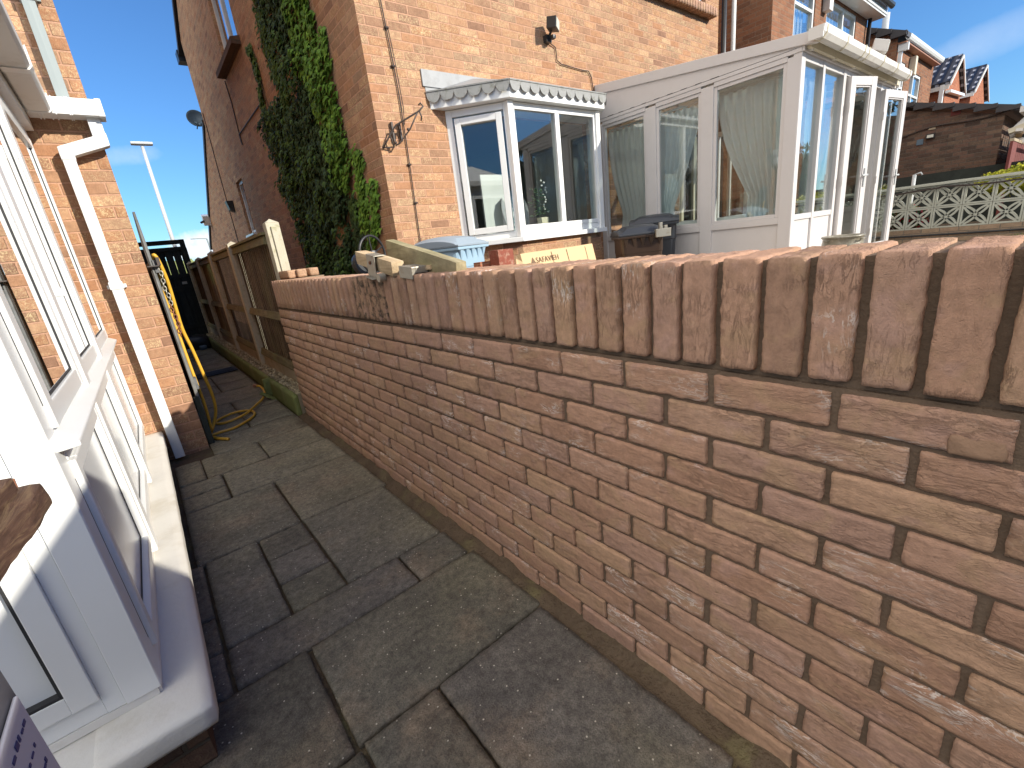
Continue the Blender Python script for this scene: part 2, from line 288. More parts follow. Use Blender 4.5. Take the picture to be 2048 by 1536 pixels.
MAT['fence'] = wood('fence_timber', (0.10, 0.062, 0.036), (0.20, 0.13, 0.075), (0.30, 0.22, 0.13), 30, 0.15)
MAT['rail'] = wood('rail_timber', (0.13, 0.10, 0.06), (0.22, 0.18, 0.10), (0.32, 0.27, 0.16), 30, 0.4)
MAT['plank'] = wood('weathered_plank', (0.23, 0.20, 0.12), (0.36, 0.31, 0.19), (0.50, 0.44, 0.28), 24, 0.25)
MAT['oldwood'] = wood('old_brown_wood', (0.035, 0.02, 0.014), (0.09, 0.05, 0.035), (0.22, 0.15, 0.085), 60)
MAT['sawn'] = wood('sawn_timber', (0.40, 0.28, 0.16), (0.56, 0.42, 0.26), (0.66, 0.53, 0.35), 30)
MAT['greyboard'] = wood('grey_board', (0.10, 0.105, 0.11), (0.17, 0.175, 0.18), (0.25, 0.25, 0.25), 26)
MAT['darkgate'] = wood('dark_gate', (0.018, 0.024, 0.022), (0.035, 0.042, 0.038), (0.05, 0.055, 0.05), 20)

def glass_mat(name='window_glass', tint=(0.93, 0.96, 0.95), gain=1.9):
    m = NT(name); geo = m.n('ShaderNodeNewGeometry')
    dp = m.n('ShaderNodeVectorMath', operation='DOT_PRODUCT'); m.l(geo.outputs['Normal'], dp.inputs[0]); m.l(geo.outputs['Incoming'], dp.inputs[1])
    k = m.M('SUBTRACT', 1.0, m.M('ABSOLUTE', dp.outputs['Value']))
    f = m.M('MULTIPLY', m.M('ADD', 0.045, m.M('MULTIPLY', 0.955, m.M('POWER', k, 4.6))), gain, clamp=True)
    t = m.n('ShaderNodeBsdfTransparent'); t.inputs[0].default_value = (*tint, 1)
    g = m.n('ShaderNodeBsdfGlossy'); g.inputs['Roughness'].default_value = 0.012; g.inputs[0].default_value = (0.96, 0.98, 1, 1)
    mx = m.n('ShaderNodeMixShader'); m.l(f, mx.inputs[0]); m.l(t.outputs[0], mx.inputs[1]); m.l(g.outputs[0], mx.inputs[2]); m.l(mx.outputs[0], m.out.inputs[0])
    return m.m
MAT['glass'] = glass_mat()
MAT['glassdk'] = glass_mat('tinted_glass', (0.45, 0.50, 0.52), 2.4)
MAT['glass_porch'] = glass_mat('porch_glass', (0.80, 0.84, 0.83), 2.8)
MAT['polycarb'] = glass_mat('polycarbonate', (0.48, 0.50, 0.49), 1.2)
def curtain_mat():
    m = NT('sheer_curtain'); oc = obj_coord(m)
    d = m.n('ShaderNodeBsdfDiffuse'); d.inputs[0].default_value = (0.86, 0.90, 0.91, 1)
    tl = m.n('ShaderNodeBsdfTranslucent'); tl.inputs[0].default_value = (0.62, 0.66, 0.64, 1)
    tr = m.n('ShaderNodeBsdfTransparent'); a = m.n('ShaderNodeMixShader'); a.inputs[0].default_value = 0.5
    m.l(d.outputs[0], a.inputs[1]); m.l(tl.outputs[0], a.inputs[2])
    b = m.n('ShaderNodeMixShader'); b.inputs[0].default_value = 0.05; m.l(a.outputs[0], b.inputs[1]); m.l(tr.outputs[0], b.inputs[2]); m.l(b.outputs[0], m.out.inputs[0])
    return m.m
MAT['curtain'] = curtain_mat()
def tile_mat():
    m = NT('glint_painted_tile'); uv = m.n('ShaderNodeAttribute', attribute_name='grain').outputs['Vector']
    vo = m.n('ShaderNodeTexBrick')
    sp = m.n('ShaderNodeSeparateXYZ'); m.l(uv, sp.inputs[0])
    fx = m.M('FRACT', m.M('DIVIDE', sp.outputs[0], 0.25)); fy = m.M('FRACT', m.M('DIVIDE', sp.outputs[1], 0.20))
    h = m.M('ADD', m.M('SINE', m.M('MULTIPLY', fx, 6.283)), m.M('MULTIPLY', fy, -2.2))
    glint = m.M('MULTIPLY', m.M('GREATER_THAN', m.M('SINE', m.M('MULTIPLY', fx, 6.283)), 0.45), m.M('GREATER_THAN', fy, 0.62))  # glare off the curved tiles, painted in as pale spots
    return m.done(m.mix(glint, (0.03, 0.027, 0.03, 1), (0.36, 0.36, 0.40, 1)), 0.35, m.bump(h, 0.03), 0.6)
MAT['tileshine'] = tile_mat()

# ------------------------------------------------------------------ geometry helpers
WO = {}
class MB:
    def __init__(s): s.V = []; s.F = []; s.I = []; s.C = []; s.G = None; s.mi = 0; s.c = (1, 1, 1); s.X = None
    def v(s, p):
        p = Vector(p); p = s.X @ p if s.X is not None else p
        s.V.append(p); return len(s.V) - 1
    def face(s, ids): s.F.append(ids); s.I.append(s.mi); s.C.append(s.c)
    def quad(s, a, b, c, d): s.face([s.v(a), s.v(b), s.v(c), s.v(d)])
    def poly(s, pts): s.face([s.v(p) for p in pts])
    def box(s, x0, y0, z0, x1, y1, z1):
        x0, x1 = min(x0, x1), max(x0, x1); y0, y1 = min(y0, y1), max(y0, y1); z0, z1 = min(z0, z1), max(z0, z1)
        i = [s.v(p) for p in ((x0, y0, z0), (x1, y0, z0), (x1, y1, z0), (x0, y1, z0), (x0, y0, z1), (x1, y0, z1), (x1, y1, z1), (x0, y1, z1))]
        for f in ((0, 3, 2, 1), (4, 5, 6, 7), (0, 1, 5, 4), (1, 2, 6, 5), (2, 3, 7, 6), (3, 0, 4, 7)): s.face([i[k] for k in f])
    def prism(s, pts, ext):
        ext = Vector(ext); a = [s.v(p) for p in pts]; b = [s.v(Vector(p) + ext) for p in pts]; n = len(pts)
        s.face(a[::-1]); s.face(b)
        for i in range(n): s.face([a[i], a[(i + 1) % n], b[(i + 1) % n], b[i]])
    def tube(s, pts, r, n=8, cap=True, r2=None):
        pts = [Vector(p) for p in pts]; rings = []; up = None
        for i, p in enumerate(pts):
            t = (pts[min(i + 1, len(pts) - 1)] - pts[max(i - 1, 0)]).normalized()
            if up is None: up = t.orthogonal().normalized()
            up = (up - t * up.dot(t)).normalized(); sd = t.cross(up)
            rr = r if r2 is None else r + (r2 - r) * i / (len(pts) - 1)
            rings.append([s.v(p + (up * math.cos(2 * math.pi * k / n) + sd * math.sin(2 * math.pi * k / n)) * rr) for k in range(n)])
        for a, b in zip(rings, rings[1:]):
            for k in range(n): s.face([a[k], a[(k + 1) % n], b[(k + 1) % n], b[k]])
        if cap: s.face(rings[0][::-1]); s.face(rings[-1])
    def lathe(s, prof, c, n=28):
        rings = [[s.v((c[0] + r * math.cos(2 * math.pi * k / n), c[1] + r * math.sin(2 * math.pi * k / n), c[2] + z)) for k in range(n)] for r, z in prof]
        for a, b in zip(rings, rings[1:]):
            for k in range(n): s.face([a[k], a[(k + 1) % n], b[(k + 1) % n], b[k]])
        s.face(rings[0][::-1]); s.face(rings[-1])
    def rbox(s, c, h, seg, r, amp=0.0, fr=9.0, seed=0.0, edge=0.0):
        """box with rounded, ragged edges and an uneven face (hand-made brick, stone)"""
        cx, cy, cz = c; hx, hy, hz = h; nx, ny, nz = seg; ids = {}
        def put(i, j, k):
            if (i, j, k) in ids: return ids[(i, j, k)]
            p = Vector((hx * (2 * i / nx - 1), hy * (2 * j / ny - 1), hz * (2 * k / nz - 1)))
            q = Vector((max(-hx + r, min(hx - r, p.x)), max(-hy + r, min(hy - r, p.y)), max(-hz + r, min(hz - r, p.z))))
            d = p - q
            if d.length > 1e-7: p = q + d.normalized() * min(d.length, r)
            w = Vector((cx, cy, cz)) + p
            if amp:
                sv = Vector((seed * 3.1, seed * 1.7, seed * 2.3))
                nn = noise.noise_vector((w + sv) * fr) * amp + noise.noise_vector((w + sv) * fr * 3.7) * amp * 0.45
                if edge and d.length > 1e-7: nn += noise.noise_vector((w + sv) * 60) * edge
                w = w + nn
            ids[(i, j, k)] = s.v(w); return ids[(i, j, k)]
        for j in range(ny):
            for k in range(nz):
                s.face([put(0, j, k), put(0, j, k + 1), put(0, j + 1, k + 1), put(0, j + 1, k)]); s.face([put(nx, j, k), put(nx, j + 1, k), put(nx, j + 1, k + 1), put(nx, j, k + 1)])
        for i in range(nx):
            for k in range(nz):
                s.face([put(i, 0, k), put(i + 1, 0, k), put(i + 1, 0, k + 1), put(i, 0, k + 1)]); s.face([put(i, ny, k), put(i, ny, k + 1), put(i + 1, ny, k + 1), put(i + 1, ny, k)])
        for i in range(nx):
            for j in range(ny):
                s.face([put(i, j, 0), put(i, j + 1, 0), put(i + 1, j + 1, 0), put(i + 1, j, 0)]); s.face([put(i, j, nz), put(i + 1, j, nz), put(i + 1, j + 1, nz), put(i, j + 1, nz)])
    def build(s, name, mats, parent=None, smooth=False, bevel=0.0, seg=2, grain=None):
        me = bpy.data.meshes.new(name); off = WO.get(parent.name, Vector()) if parent else Vector()
        me.from_pydata([tuple(p - off) for p in s.V], [], s.F)
        if isinstance(mats, str): mats = [mats]
        for q in mats: me.materials.append(MAT[q])
        me.polygons.foreach_set('material_index', s.I)
        ca = me.color_attributes.new('Col', 'FLOAT_COLOR', 'CORNER'); d = []
        for p, c in zip(me.polygons, s.C): d += [c[0], c[1], c[2], 1.0] * p.loop_total
        ca.data.foreach_set('color', d)
        if grain is not None:
            ga = me.attributes.new('grain', 'FLOAT_VECTOR', 'POINT'); ax = grain
            gd = []
            for p in s.V:
                a, b, c = p[ax[0]], p[ax[1]], p[ax[2]]; gd += [a, b, c]
            ga.data.foreach_set('vector', gd)
        if smooth: me.polygons.foreach_set('use_smooth', [True] * len(me.polygons))
        me.validate(); me.update()
        o = bpy.data.objects.new(name, me); COL.objects.link(o)
        if parent: o.parent = parent
        WO[o.name] = off
        if bevel:
            b = o.modifiers.new('bevel', 'BEVEL'); b.width = bevel; b.segments = seg; b.limit_method = 'ANGLE'; b.angle_limit = R(40)
        return o
def empty(name, loc, label=None, cat=None, group=None):
    o = bpy.data.objects.new(name, None); COL.objects.link(o); o.location = loc; o.empty_display_size = 0.1; WO[o.name] = Vector(loc)
    tag(o, label, cat, group); return o
def tag(o, label=None, cat=None, group=None, kind=None):
    if label: o['label'] = label
    if cat: o['category'] = cat
    if group: o['group'] = group
    if kind: o['kind'] = kind
    return o
def copy_tree(o, loc, label, group):
    r = o.copy(); COL.objects.link(r); r.location = loc; r['label'] = label; r['group'] = group; WO[r.name] = Vector(loc)
    for ch in [c for c in bpy.data.objects if c.parent == o]:
        c = ch.copy(); COL.objects.link(c); c.parent = r
        for g in [g for g in bpy.data.objects if g.parent == ch]:
            q = g.copy(); COL.objects.link(q); q.parent = c
    return r
class Fr:
    """upright plane between two plan points: u along it, n outwards (left of travel is +n when flip), z up"""
    def __init__(s, p0, p1, out):
        p0 = Vector((*p0, 0)); p1 = Vector((*p1, 0)); s.o = p0; s.u = (p1 - p0).normalized(); s.L = (p1 - p0).length; s.n = Vector((*out, 0)); s.n = (s.n - s.u * s.n.dot(s.u)).normalized()
    def M(s):
        m = Matrix.Identity(4); m.col[0] = (*s.u, 0); m.col[1] = (*s.n, 0); m.col[2] = (0, 0, 1, 0); m.col[3] = (*s.o, 1); return m
    def box(s, mb, u0, u1, n0, n1, z0, z1):
        mb.X = s.M(); mb.box(u0, n0, z0, u1, n1, z1); mb.X = None
def frame_ring(fr, mb, u0, u1, z0, z1, w, n0, n1):
    fr.box(mb, u0, u0 + w, n0, n1, z0, z1); fr.box(mb, u1 - w, u1, n0, n1, z0, z1)
    fr.box(mb, u0 + w + 0.0004, u1 - w - 0.0004, n0, n1 - 0.0012, z0, z0 + w); fr.box(mb, u0 + w + 0.0004, u1 - w - 0.0004, n0, n1 - 0.0012, z1 - w, z1)
def wall_holes(mb, fr, L, z0, z1, holes):
    """wall sheet with rectangular openings and reveals"""
    us = sorted({0, L, *[h[0] for h in holes], *[h[1] for h in holes]}); zs = sorted({z0, z1, *[h[2] for h in holes], *[h[3] for h in holes]})
    mb.X = fr.M()
    for a, b in zip(us, us[1:]):
        for c, d in zip(zs, zs[1:]):
            if any(h[0] <= a and b <= h[1] and h[2] <= c and d <= h[3] for h in holes): continue
            mb.quad((a, 0, c), (b, 0, c), (b, 0, d), (a, 0, d))
    for h in holes:
        t = -0.12; a, b, c, d = h
        mb.quad((a, 0, c), (a, t, c), (a, t, d), (a, 0, d)); mb.quad((b, 0, c), (b, t, c), (b, t, d), (b, 0, d)); mb.quad((a, 0, c), (b, 0, c), (b, t, c), (a, t, c)); mb.quad((a, 0, d), (b, 0, d), (b, t, d), (a, t, d))
    mb.X = None

rnd = random.Random(11)
def tone(a=0.85, b=1.12): k = rnd.uniform(a, b); return (k, k * rnd.uniform(0.97, 1.02), k * rnd.uniform(0.94, 1.03))

# ================================================================== GROUND
g = MB(); g.quad((-300, -300, -0.06), (300, -300, -0.06), (300, 400, -0.06), (-300, 400, -0.06)); tag(g.build('ground', 'soil'), kind='structure')
g = MB(); g.prism([(1.06, -6, -0.02), (5.0, -6, -0.02), (5.0, 4.33, -0.02), (1.06, 4.33, -0.02)], (0, 0, 0.30)); tag(g.build('patio', 'patio'), kind='structure')
g = MB(); g.prism([(5.0, -6, -0.02), (10.26, -6, -0.02), (10.26, 4.33, -0.02), (5.0, 4.33, -0.02)], (0, 0, 0.48)); tag(g.build('raised_patio', 'patio'), kind='structure')
g = MB(); g.prism([(10.44, -8, -0.02), (40, -8, -0.02), (40, 3.4, -0.02), (10.44, 3.4, -0.02)], (0, 0, 0.62)); tag(g.build('neighbouring_ground', 'soil'), kind='structure')
# dirt bed under the slabs, lumpy along the wall foot
g = MB(); nx, ny = 70, 230; ids = {}
for i in range(nx + 1):
    for j in range(ny + 1):
        x = -1.35 + (0.90 + 1.35) * i / nx; y = -0.9 + 12.6 * (j / ny) ** 1.25
        z = -0.027 + 0.013 * min(1, max(0, (x - 0.77) / 0.05)) + 0.006 * noise.noise(Vector((x * 14, y * 14, 0)))
        wall_d = 0.869 - x
        if wall_d < 0.13 and y < 4.3: z += 0.034 * max(0, 1 - wall_d / 0.085) * (0.6 + 1.0 * noise.noise(Vector((x * 22, y * 9, 3)))) + 0.005 * noise.noise(Vector((x * 60, y * 60, 1)))
        ids[i, j] = g.v((x, y, z))
for i in range(nx):
    for j in range(ny): g.face([ids[i, j], ids[i + 1, j], ids[i + 1, j + 1], ids[i, j + 1]])
tag(g.build('path_bed', 'dirt', smooth=True), kind='structure')
SL = [(0.105, 0.815, 3.005, 3.445), (-0.14, 0.093, 3.235, 3.445), (-0.14, 0.093, 3.01, 3.225),
      (0.337, 0.812, 2.372, 2.993), (0.340, 0.790, 1.712, 2.360), (-0.14, 0.325, 2.368, 2.993), (-0.108, 0.112, 1.712, 2.358),
      (0.122, 0.328, 2.135, 2.355), (0.122, 0.328, 1.922, 2.126), (0.122, 0.330, 1.712, 1.913),
      (-0.108, 0.557, 1.492, 1.700), (0.567, 0.800, 1.492, 1.700),
      (-0.36, -0.120, 1.93, 2.358), (-0.36, -0.120, 1.712, 1.921), (-0.36, -0.120, 1.492, 1.702),
      (0.122, 0.818, 1.040, 1.481), (-0.36, 0.108, 1.034, 1.480), (0.135, 0.366, 0.585, 1.028), (0.376, 0.806, 0.330, 1.030),
      (-0.33, 0.123, 0.58, 1.022), (0.135, 0.366, 0.33, 0.575), (-0.33, 0.123, 0.1, 0.57), (0.135, 0.8, -0.3, 0.32), (0.02, 0.40, 3.455, 3.88), (0.408, 0.80, 3.455, 3.88),
      (-0.14, 0.013, 3.455, 3.88)]
y = 3.89
for h in (0.46, 0.62, 0.46, 0.62, 0.46, 0.62, 0.62, 0.46, 0.62, 0.62, 0.62, 0.62):
    if rnd.random() < 0.5: SL.append((0.11, 0.80, y, y + h - 0.01))
    else: SL.append((0.11, 0.43, y, y + h - 0.01)); SL.append((0.44, 0.80, y, y + h - 0.01))
    y += h
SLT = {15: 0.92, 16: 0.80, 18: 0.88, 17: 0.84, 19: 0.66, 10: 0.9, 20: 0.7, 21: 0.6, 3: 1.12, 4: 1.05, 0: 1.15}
g = MB()
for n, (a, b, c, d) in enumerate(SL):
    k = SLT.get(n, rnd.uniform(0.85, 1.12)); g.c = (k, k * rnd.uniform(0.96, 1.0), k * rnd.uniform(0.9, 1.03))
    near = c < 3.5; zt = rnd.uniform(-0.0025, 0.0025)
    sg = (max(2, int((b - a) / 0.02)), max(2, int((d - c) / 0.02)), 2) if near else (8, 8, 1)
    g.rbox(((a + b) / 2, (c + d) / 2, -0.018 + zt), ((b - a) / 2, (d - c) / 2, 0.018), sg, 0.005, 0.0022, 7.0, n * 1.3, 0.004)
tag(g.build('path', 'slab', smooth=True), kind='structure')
g = MB(); g.box(0.0, 11.2, -0.05, 0.95, 40, -0.004); tag(g.build('road', 'slab'), kind='structure')

# ================================================================== THE NEW GARDEN WALL
X0, X1 = 0.869, 1.084; TOP = 1.188; YN, YF = -0.55, 4.225
wall = empty('garden_wall', (0.97, 1.8, 0), 'new waist high wall of pinkish brown handmade bricks with an upright brick coping, right beside the path', 'brick wall')
def brick_color(): return (rnd.random(), rnd.random(), rnd.random())
st = MB(); BH = 0.0745; hb = TOP - 0.222; NR = 13
for r in range(NR):
    z = hb - 0.012 - BH * (r + 1) + 0.0095
    off = 0.112 if r % 2 else 0.0015
    k = -4
    while True:
        y0 = off + k * 0.2215 + 0.0055 + rnd.uniform(-0.003, 0.003); y1 = y0 + 0.2105 + rnd.uniform(-0.003, 0.0025); k += 1
        if y1 < YN: continue
        if y0 > YF - 0.03: break
        y0 = max(y0, YN); y1 = min(y1, YF)
        if y1 - y0 < 0.03: continue
        st.c = brick_color(); st.c = (st.c[0], st.c[1], st.c[2] * 0.9); cy = (y0 + y1) / 2; near = cy < 1.3; mid = cy < 2.5
        sg = (3, 26, 9) if near else ((2, 16, 6) if mid else (1, 8, 3))
        dx = rnd.uniform(-0.0015, 0.002)
        st.rbox((X0 + 0.05 + dx, cy, z + (BH - 0.0088) / 2), (0.05, (y1 - y0) / 2, (BH - 0.0088) / 2), sg, 0.0036 if mid else 0.003, 0.0015, 8, rnd.random() * 50, 0.0026 if mid else 0.002)
st.build('brickwork', 'newbrick', wall, smooth=True)
cp = MB(); y = 0.0585 + 0.007 - 0.0785 * 8; n = 0
while y < YF - 0.03:
    wdt = 0.064 + rnd.uniform(-0.003, 0.003); cy = y + wdt / 2; cp.c = brick_color()
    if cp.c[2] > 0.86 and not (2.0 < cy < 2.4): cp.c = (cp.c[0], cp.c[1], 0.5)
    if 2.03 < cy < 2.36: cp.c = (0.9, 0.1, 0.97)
    near = cy < 1.1; mid = cy < 2.3
    sg = (16, 9, 24) if near else ((8, 5, 12) if mid else (3, 2, 4))
    cp.rbox(((X0 + X1) / 2 + rnd.uniform(-0.002, 0.002), cy, TOP - 0.107 + rnd.uniform(-0.0012, 0.0015)), ((X1 - X0) / 2, wdt / 2, 0.107), sg, 0.0050 if mid else 0.004, 0.0017, 6, rnd.random() * 70, 0.0026 if mid else 0.002)
    y += wdt + 0.0145 + rnd.uniform(-0.002, 0.002); n += 1
cp.build('coping', 'newbrick_up', wall, smooth=True)
mo = MB()
mo.box(X0 + 0.0095, YN, -0.05, X1 - 0.006, YF - 0.008, hb - 0.003); mo.box(X0 + 0.019, YN, hb - 0.0035, X1 - 0.012, YF - 0.008, TOP - 0.0065)
mo.build('mortar_joints', 'mortar', wall)
m = MB(); m.c = (0.2, 0.1, 0.1); m.rbox((X0 + 0.004, 0.045, 0.905), (0.0055, 0.030, 0.018), (3, 14, 9), 0.0055, 0.006, 16, 3, 0.0012); m.build('clay_smear', 'terracotta2', wall, smooth=True)
pr = MB(); pr.c = (0.4, 0.5, 0.3)
pr.box(0.86, -2.4, -0.05, 1.10, -0.56, 1.955); pr.build('shade_blocker', 'brickY', wall, bevel=0.004)  # unseen block added behind the camera to cast the shadow on the porch
lo = None
for i, (bx, by, rz, lab) in enumerate([(1.00, 4.13, 0.10, 'loose pale orange brick at the far end of the wall top, nearest the concrete post'), (1.085, 4.10, -0.08, 'loose pale orange brick in the middle of three lying on the far wall end'), (1.175, 4.12, 0.05, 'loose pale orange brick furthest right of three at the far wall end')]):
    b = MB(); b.X = Matrix.Translation((bx, by, 1.224)) @ Matrix.Rotation(rz, 4, 'Z'); b.c = (0.8, 0.2, 0.1)
    if lo is None:
        e = empty('loose_brick', (bx, by, 1.19)); WO[e.name] = Vector((0, 0, 0)); bpy.data.objects.remove(e)
    b.rbox((0, 0, 0), (0.036, 0.104, 0.032), (4, 8, 4), 0.004, 0.0015, 12, i * 5.0, 0.001); o = b.build('loose_brick', 'newbrick', smooth=True); lo = o
    tag(o, lab, 'brick', 'loose bricks on the wall end')
b = MB(); b.box(1.086, 3.98, 0.2, 1.24, 4.24, 1.188); b.c = (0.4, 0.5, 0.2)
b.build('return_pier', 'brickY', wall)

# timber left on the wall
def beam(name, label, cat, c, half, rot, mat, bev=0.004, rag=0.0015):
    e = empty(name, c, label, cat)
    m = MB(); m.X = Matrix.Translation(c) @ rot; m.rbox((0, 0, 0), half, (2, 14, 4), bev, rag, 5, 3.3, 0.0)
    # grain runs along local y: use world x,y,z with y first
    m.build('timber', mat, e, smooth=False, grain=(1, 0, 2)); return e
rotA = Matrix.Rotation(R(-4), 4, 'Z') @ Matrix.Rotation(R(8.5), 4, 'X')
eA = beam('timber_offcut', 'short pale sawn timber with a steel strap lying over the wall edge', 'timber', (0.905, 2.075, 1.248), (0.03, 0.235, 0.032), rotA, 'sawn', 0.006, 0.0012)
m = MB(); m.X = Matrix.Translation((0.862, 2.055, 1.238)) @ rotA
m.box(-0.004, -0.052, -0.055, 0.0, 0.052, 0.047); m.box(0.0, -0.052, 0.043, 0.05, 0.052, 0.047); m.box(-0.022, -0.05, -0.058, 0.0, 0.05, -0.0545); m.build('steel_strap', 'galv', eA, bevel=0.001)
m = MB(); m.X = Matrix.Translation((0.855, 2.055, 1.25)) @ rotA; m.rbox((0, 0, 0), (0.005, 0.008, 0.008), (2, 2, 2), 0.004); m.build('bolt_head', 'rust', eA)
m = MB(); m.X = Matrix.Translation((0.868, 1.955, 1.183)) @ Matrix.Rotation(R(90), 4, 'Y'); m.lathe([(0.009, 0), (0.019, 0), (0.019, -0.03), (0.009, -0.03)], (0, 0, 0), 16); m.build('pipe_end', 'galv', eA, smooth=False)
rotB = Matrix.Rotation(R(-8), 4, 'Z') @ Matrix.Rotation(R(9.2), 4, 'X')
eB = beam('weathered_plank', 'long weathered green tinged plank sloping down to the wall top', 'plank', (0.985, 1.81, 1.242), (0.022, 0.40, 0.043), rotB, 'plank', 0.004, 0.0015)
m = MB(); m.X = Matrix.Translation((0.872, 1.745, 1.199)) @ Matrix.Rotation(R(5), 4, 'X')
m.box(-0.006, -0.06, -0.026, 0.012, 0.052, 0.022); m.box(0.012, -0.06, -0.004, 0.07, 0.052, 0.022); m.build('metal_foot', 'galv', eB, bevel=0.002)
m = MB(); m.X = Matrix.Translation((1.0, 1.74, 1.207)) @ Matrix.Rotation(R(2), 4, 'Z'); m.rbox((0, 0, 0), (0.07, 0.09, 0.010), (3, 3, 2), 0.003, 0.001); m.build('wood_packer', 'sawn', eB, grain=(1, 0, 2))

# ================================================================== MAIN HOUSE (right)
HX0, HX1, HY = 2.12, 8.43, 4.30
house = empty('brick_house', (5.0, 8.0, 0), 'large orange brick house with a bay window, its side wall half covered in ivy', 'house')
fr = Fr((HX0, HY), (HX1, HY), (0, -1)); w = MB()
wall_holes(w, fr, HX1 - HX0, -0.1, 6.0, [(0.83, 2.98, 1.26, 2.62), (3.9, 5.9, 4.36, 5.6), (5.15, 5.75, 0.46, 2.60)])
fs = Fr((HX0, 12.4), (HX0, HY), (-1, 0))
fs2 = fs; w.X = None
def side_wall(mb, x, holes, poly_y):
    ys = sorted({4.3, 12.4, *[h[0] for h in holes], *[h[1] for h in holes]}); zs = sorted({-0.1, 5.95, *[h[2] for h in holes], *[h[3] for h in holes]})
    for a, b in zip(ys, ys[1:]):
        for c, d in zip(zs, zs[1:]):
            if any(h[0] <= a and b <= h[1] and h[2] <= c and d <= h[3] for h in holes): continue
            mb.quad((x, a, c), (x, a, d), (x, b, d), (x, b, c))
    for a, b, c, d in holes:
        t = x + 0.10
        mb.quad((x, a, c), (t, a, c), (t, a, d), (x, a, d)); mb.quad((x, b, c), (x, b, d), (t, b, d), (t, b, c)); mb.quad((x, a, c), (x, b, c), (t, b, c), (t, a, c)); mb.quad((x, a, d), (t, a, d), (t, b, d), (x, b, d))
side_wall(w, HX0, [(8.15, 9.32, 4.50, 5.55), (10.32, 10.92, 2.04, 3.02)], None)
w.poly([(HX0, 4.3, 5.95), (HX0, 8.35, 8.35), (HX0, 12.4, 5.95)])
w.poly([(HX0, 12.4, -0.1), (HX0, 12.4, 4.40), (HX0, 16.7, 2.15), (HX0, 16.7, -0.1)])
w.quad((HX1, 4.3, -0.1), (HX1, 12.4, -0.1), (HX1, 12.4, 6), (HX1, 4.3, 6)); w.quad((HX0, 12.4, 0), (HX1, 12.4, 0), (HX1, 12.4, 6), (HX0, 12.4, 6))
w.build('wall', 'brick', house)
rf = MB()
for a, b in (((4.0, 5.80), (8.35, 8.45)), ((12.88, 5.72), (8.35, 8.45))):
    rf.prism([(HX0 - 0.05, a[0], a[1]), (HX0 - 0.05, b[0], b[1]), (HX0 - 0.05, b[0], b[1] + 0.10), (HX0 - 0.05, a[0], a[1] + 0.10)], (6.5, 0, 0))
rf.prism([(HX0 - 0.03, 12.4, 4.42), (HX0 - 0.03, 16.9, 2.1), (HX0 - 0.03, 16.9, 2.2), (HX0 - 0.03, 12.4, 4.52)], (6.4, 0, 0))
roof = rf.build('roof', 'tile', house)
m = MB(); m.box(HX0 - 0.07, 12.75, 5.72, HX0 + 2.0, 13.0, 5.92); m.build('eaves_gutter', 'blackpl', roof)
# windows in the side wall
def side_window(y0, y1, z0, z1, name='window', mull=True):
    f = Fr((HX0 + 0.05, y1), (HX0 + 0.05, y0), (-1, 0)); mb = MB(); L = y1 - y0
    frame_ring(f, mb, 0.0, L, z0, z1, 0.055, -0.05, 0.0)
    if mull: f.box(mb, L * 0.42, L * 0.42 + 0.07, -0.05, 0.004, z0 + 0.055, z1 - 0.055)
    o = mb.build(name, 'upvc', house, bevel=0.003)
    p = MB(); f.box(p, 0.05, L - 0.05, -0.03, -0.024, z0 + 0.05, z1 - 0.05); p.build('pane', 'glassdk', o)
    p = MB(); f.box(p, 0.02, L - 0.02, -0.6, -0.5, z0, z1); p.build('blind', 'furng', o)
    return o
wn1 = side_window(8.15, 9.32, 4.50, 5.55); wn2 = side_window(10.32, 10.92, 2.04, 3.02, mull=False)
m = MB(); m.X = None; m.prism([(HX0 + 0.02, 8.05, 4.50), (HX0 - 0.13, 8.05, 4.46), (HX0 - 0.13, 8.05, 4.38), (HX0 + 0.02, 8.05, 4.38)], (0, 1.42, 0)); m.build('sill', 'brickPl', wn1)
m = MB(); m.prism([(HX0 + 0.02, 10.25, 2.04), (HX0 - 0.07, 10.25, 2.02), (HX0 - 0.07, 10.25, 1.985), (HX0 + 0.02, 10.25, 1.985)], (0, 0.76, 0)); m.build('sill', 'upvc', wn2)
# upstairs rear window with brick-on-edge sill
m = MB(); f = Fr((6.02, HY + 0.07), (8.02, HY + 0.07), (0, -1)); frame_ring(f, m, 0, 2.0, 4.36, 5.6, 0.06, -0.05, 0.0); f.box(m, 0.97, 1.03, -0.05, 0.003, 4.42, 5.54)
uw = m.build('window', 'upvc', house, bevel=0.003)
p = MB(); f.box(p, 0.05, 1.95, -0.03, -0.024, 4.4, 5.55); p.build('pane', 'glass', uw); p = MB(); f.box(p, 0, 2, -0.7, -0.6, 4.3, 5.6); p.build('blind', 'furn', uw)
m = MB(); x = 5.93; rr = random.Random(3)
while x < 8.12:
    k = rr.uniform(0.8, 1.1); m.c = (rr.random(), 0.2, 0.2); m.rbox((x + 0.032, 4.242, 4.305 + rr.uniform(-.003, .003)), (0.032, 0.075, 0.058), (2, 3, 3), 0.006, 0.001); x += 0.074
m.build('sill', 'newbrick', uw, smooth=True); m = MB(); m.box(5.94, 4.20, 4.26, 8.11, 4.32, 4.35); m.build('sill_bed', 'mortar', uw)
m = MB(); m.tube([(8.52, 4.25, 0.3), (8.52, 4.25, 6.0)], 0.04, 12); m.build('soil_pipe', 'blackpl', house, smooth=True)
m = MB(); m.tube([(8.95, 4.30, 0.3), (8.95, 4.30, 6.0)], 0.036, 12); m.build('waste_pipe', 'upvc_dirty', house, smooth=True)
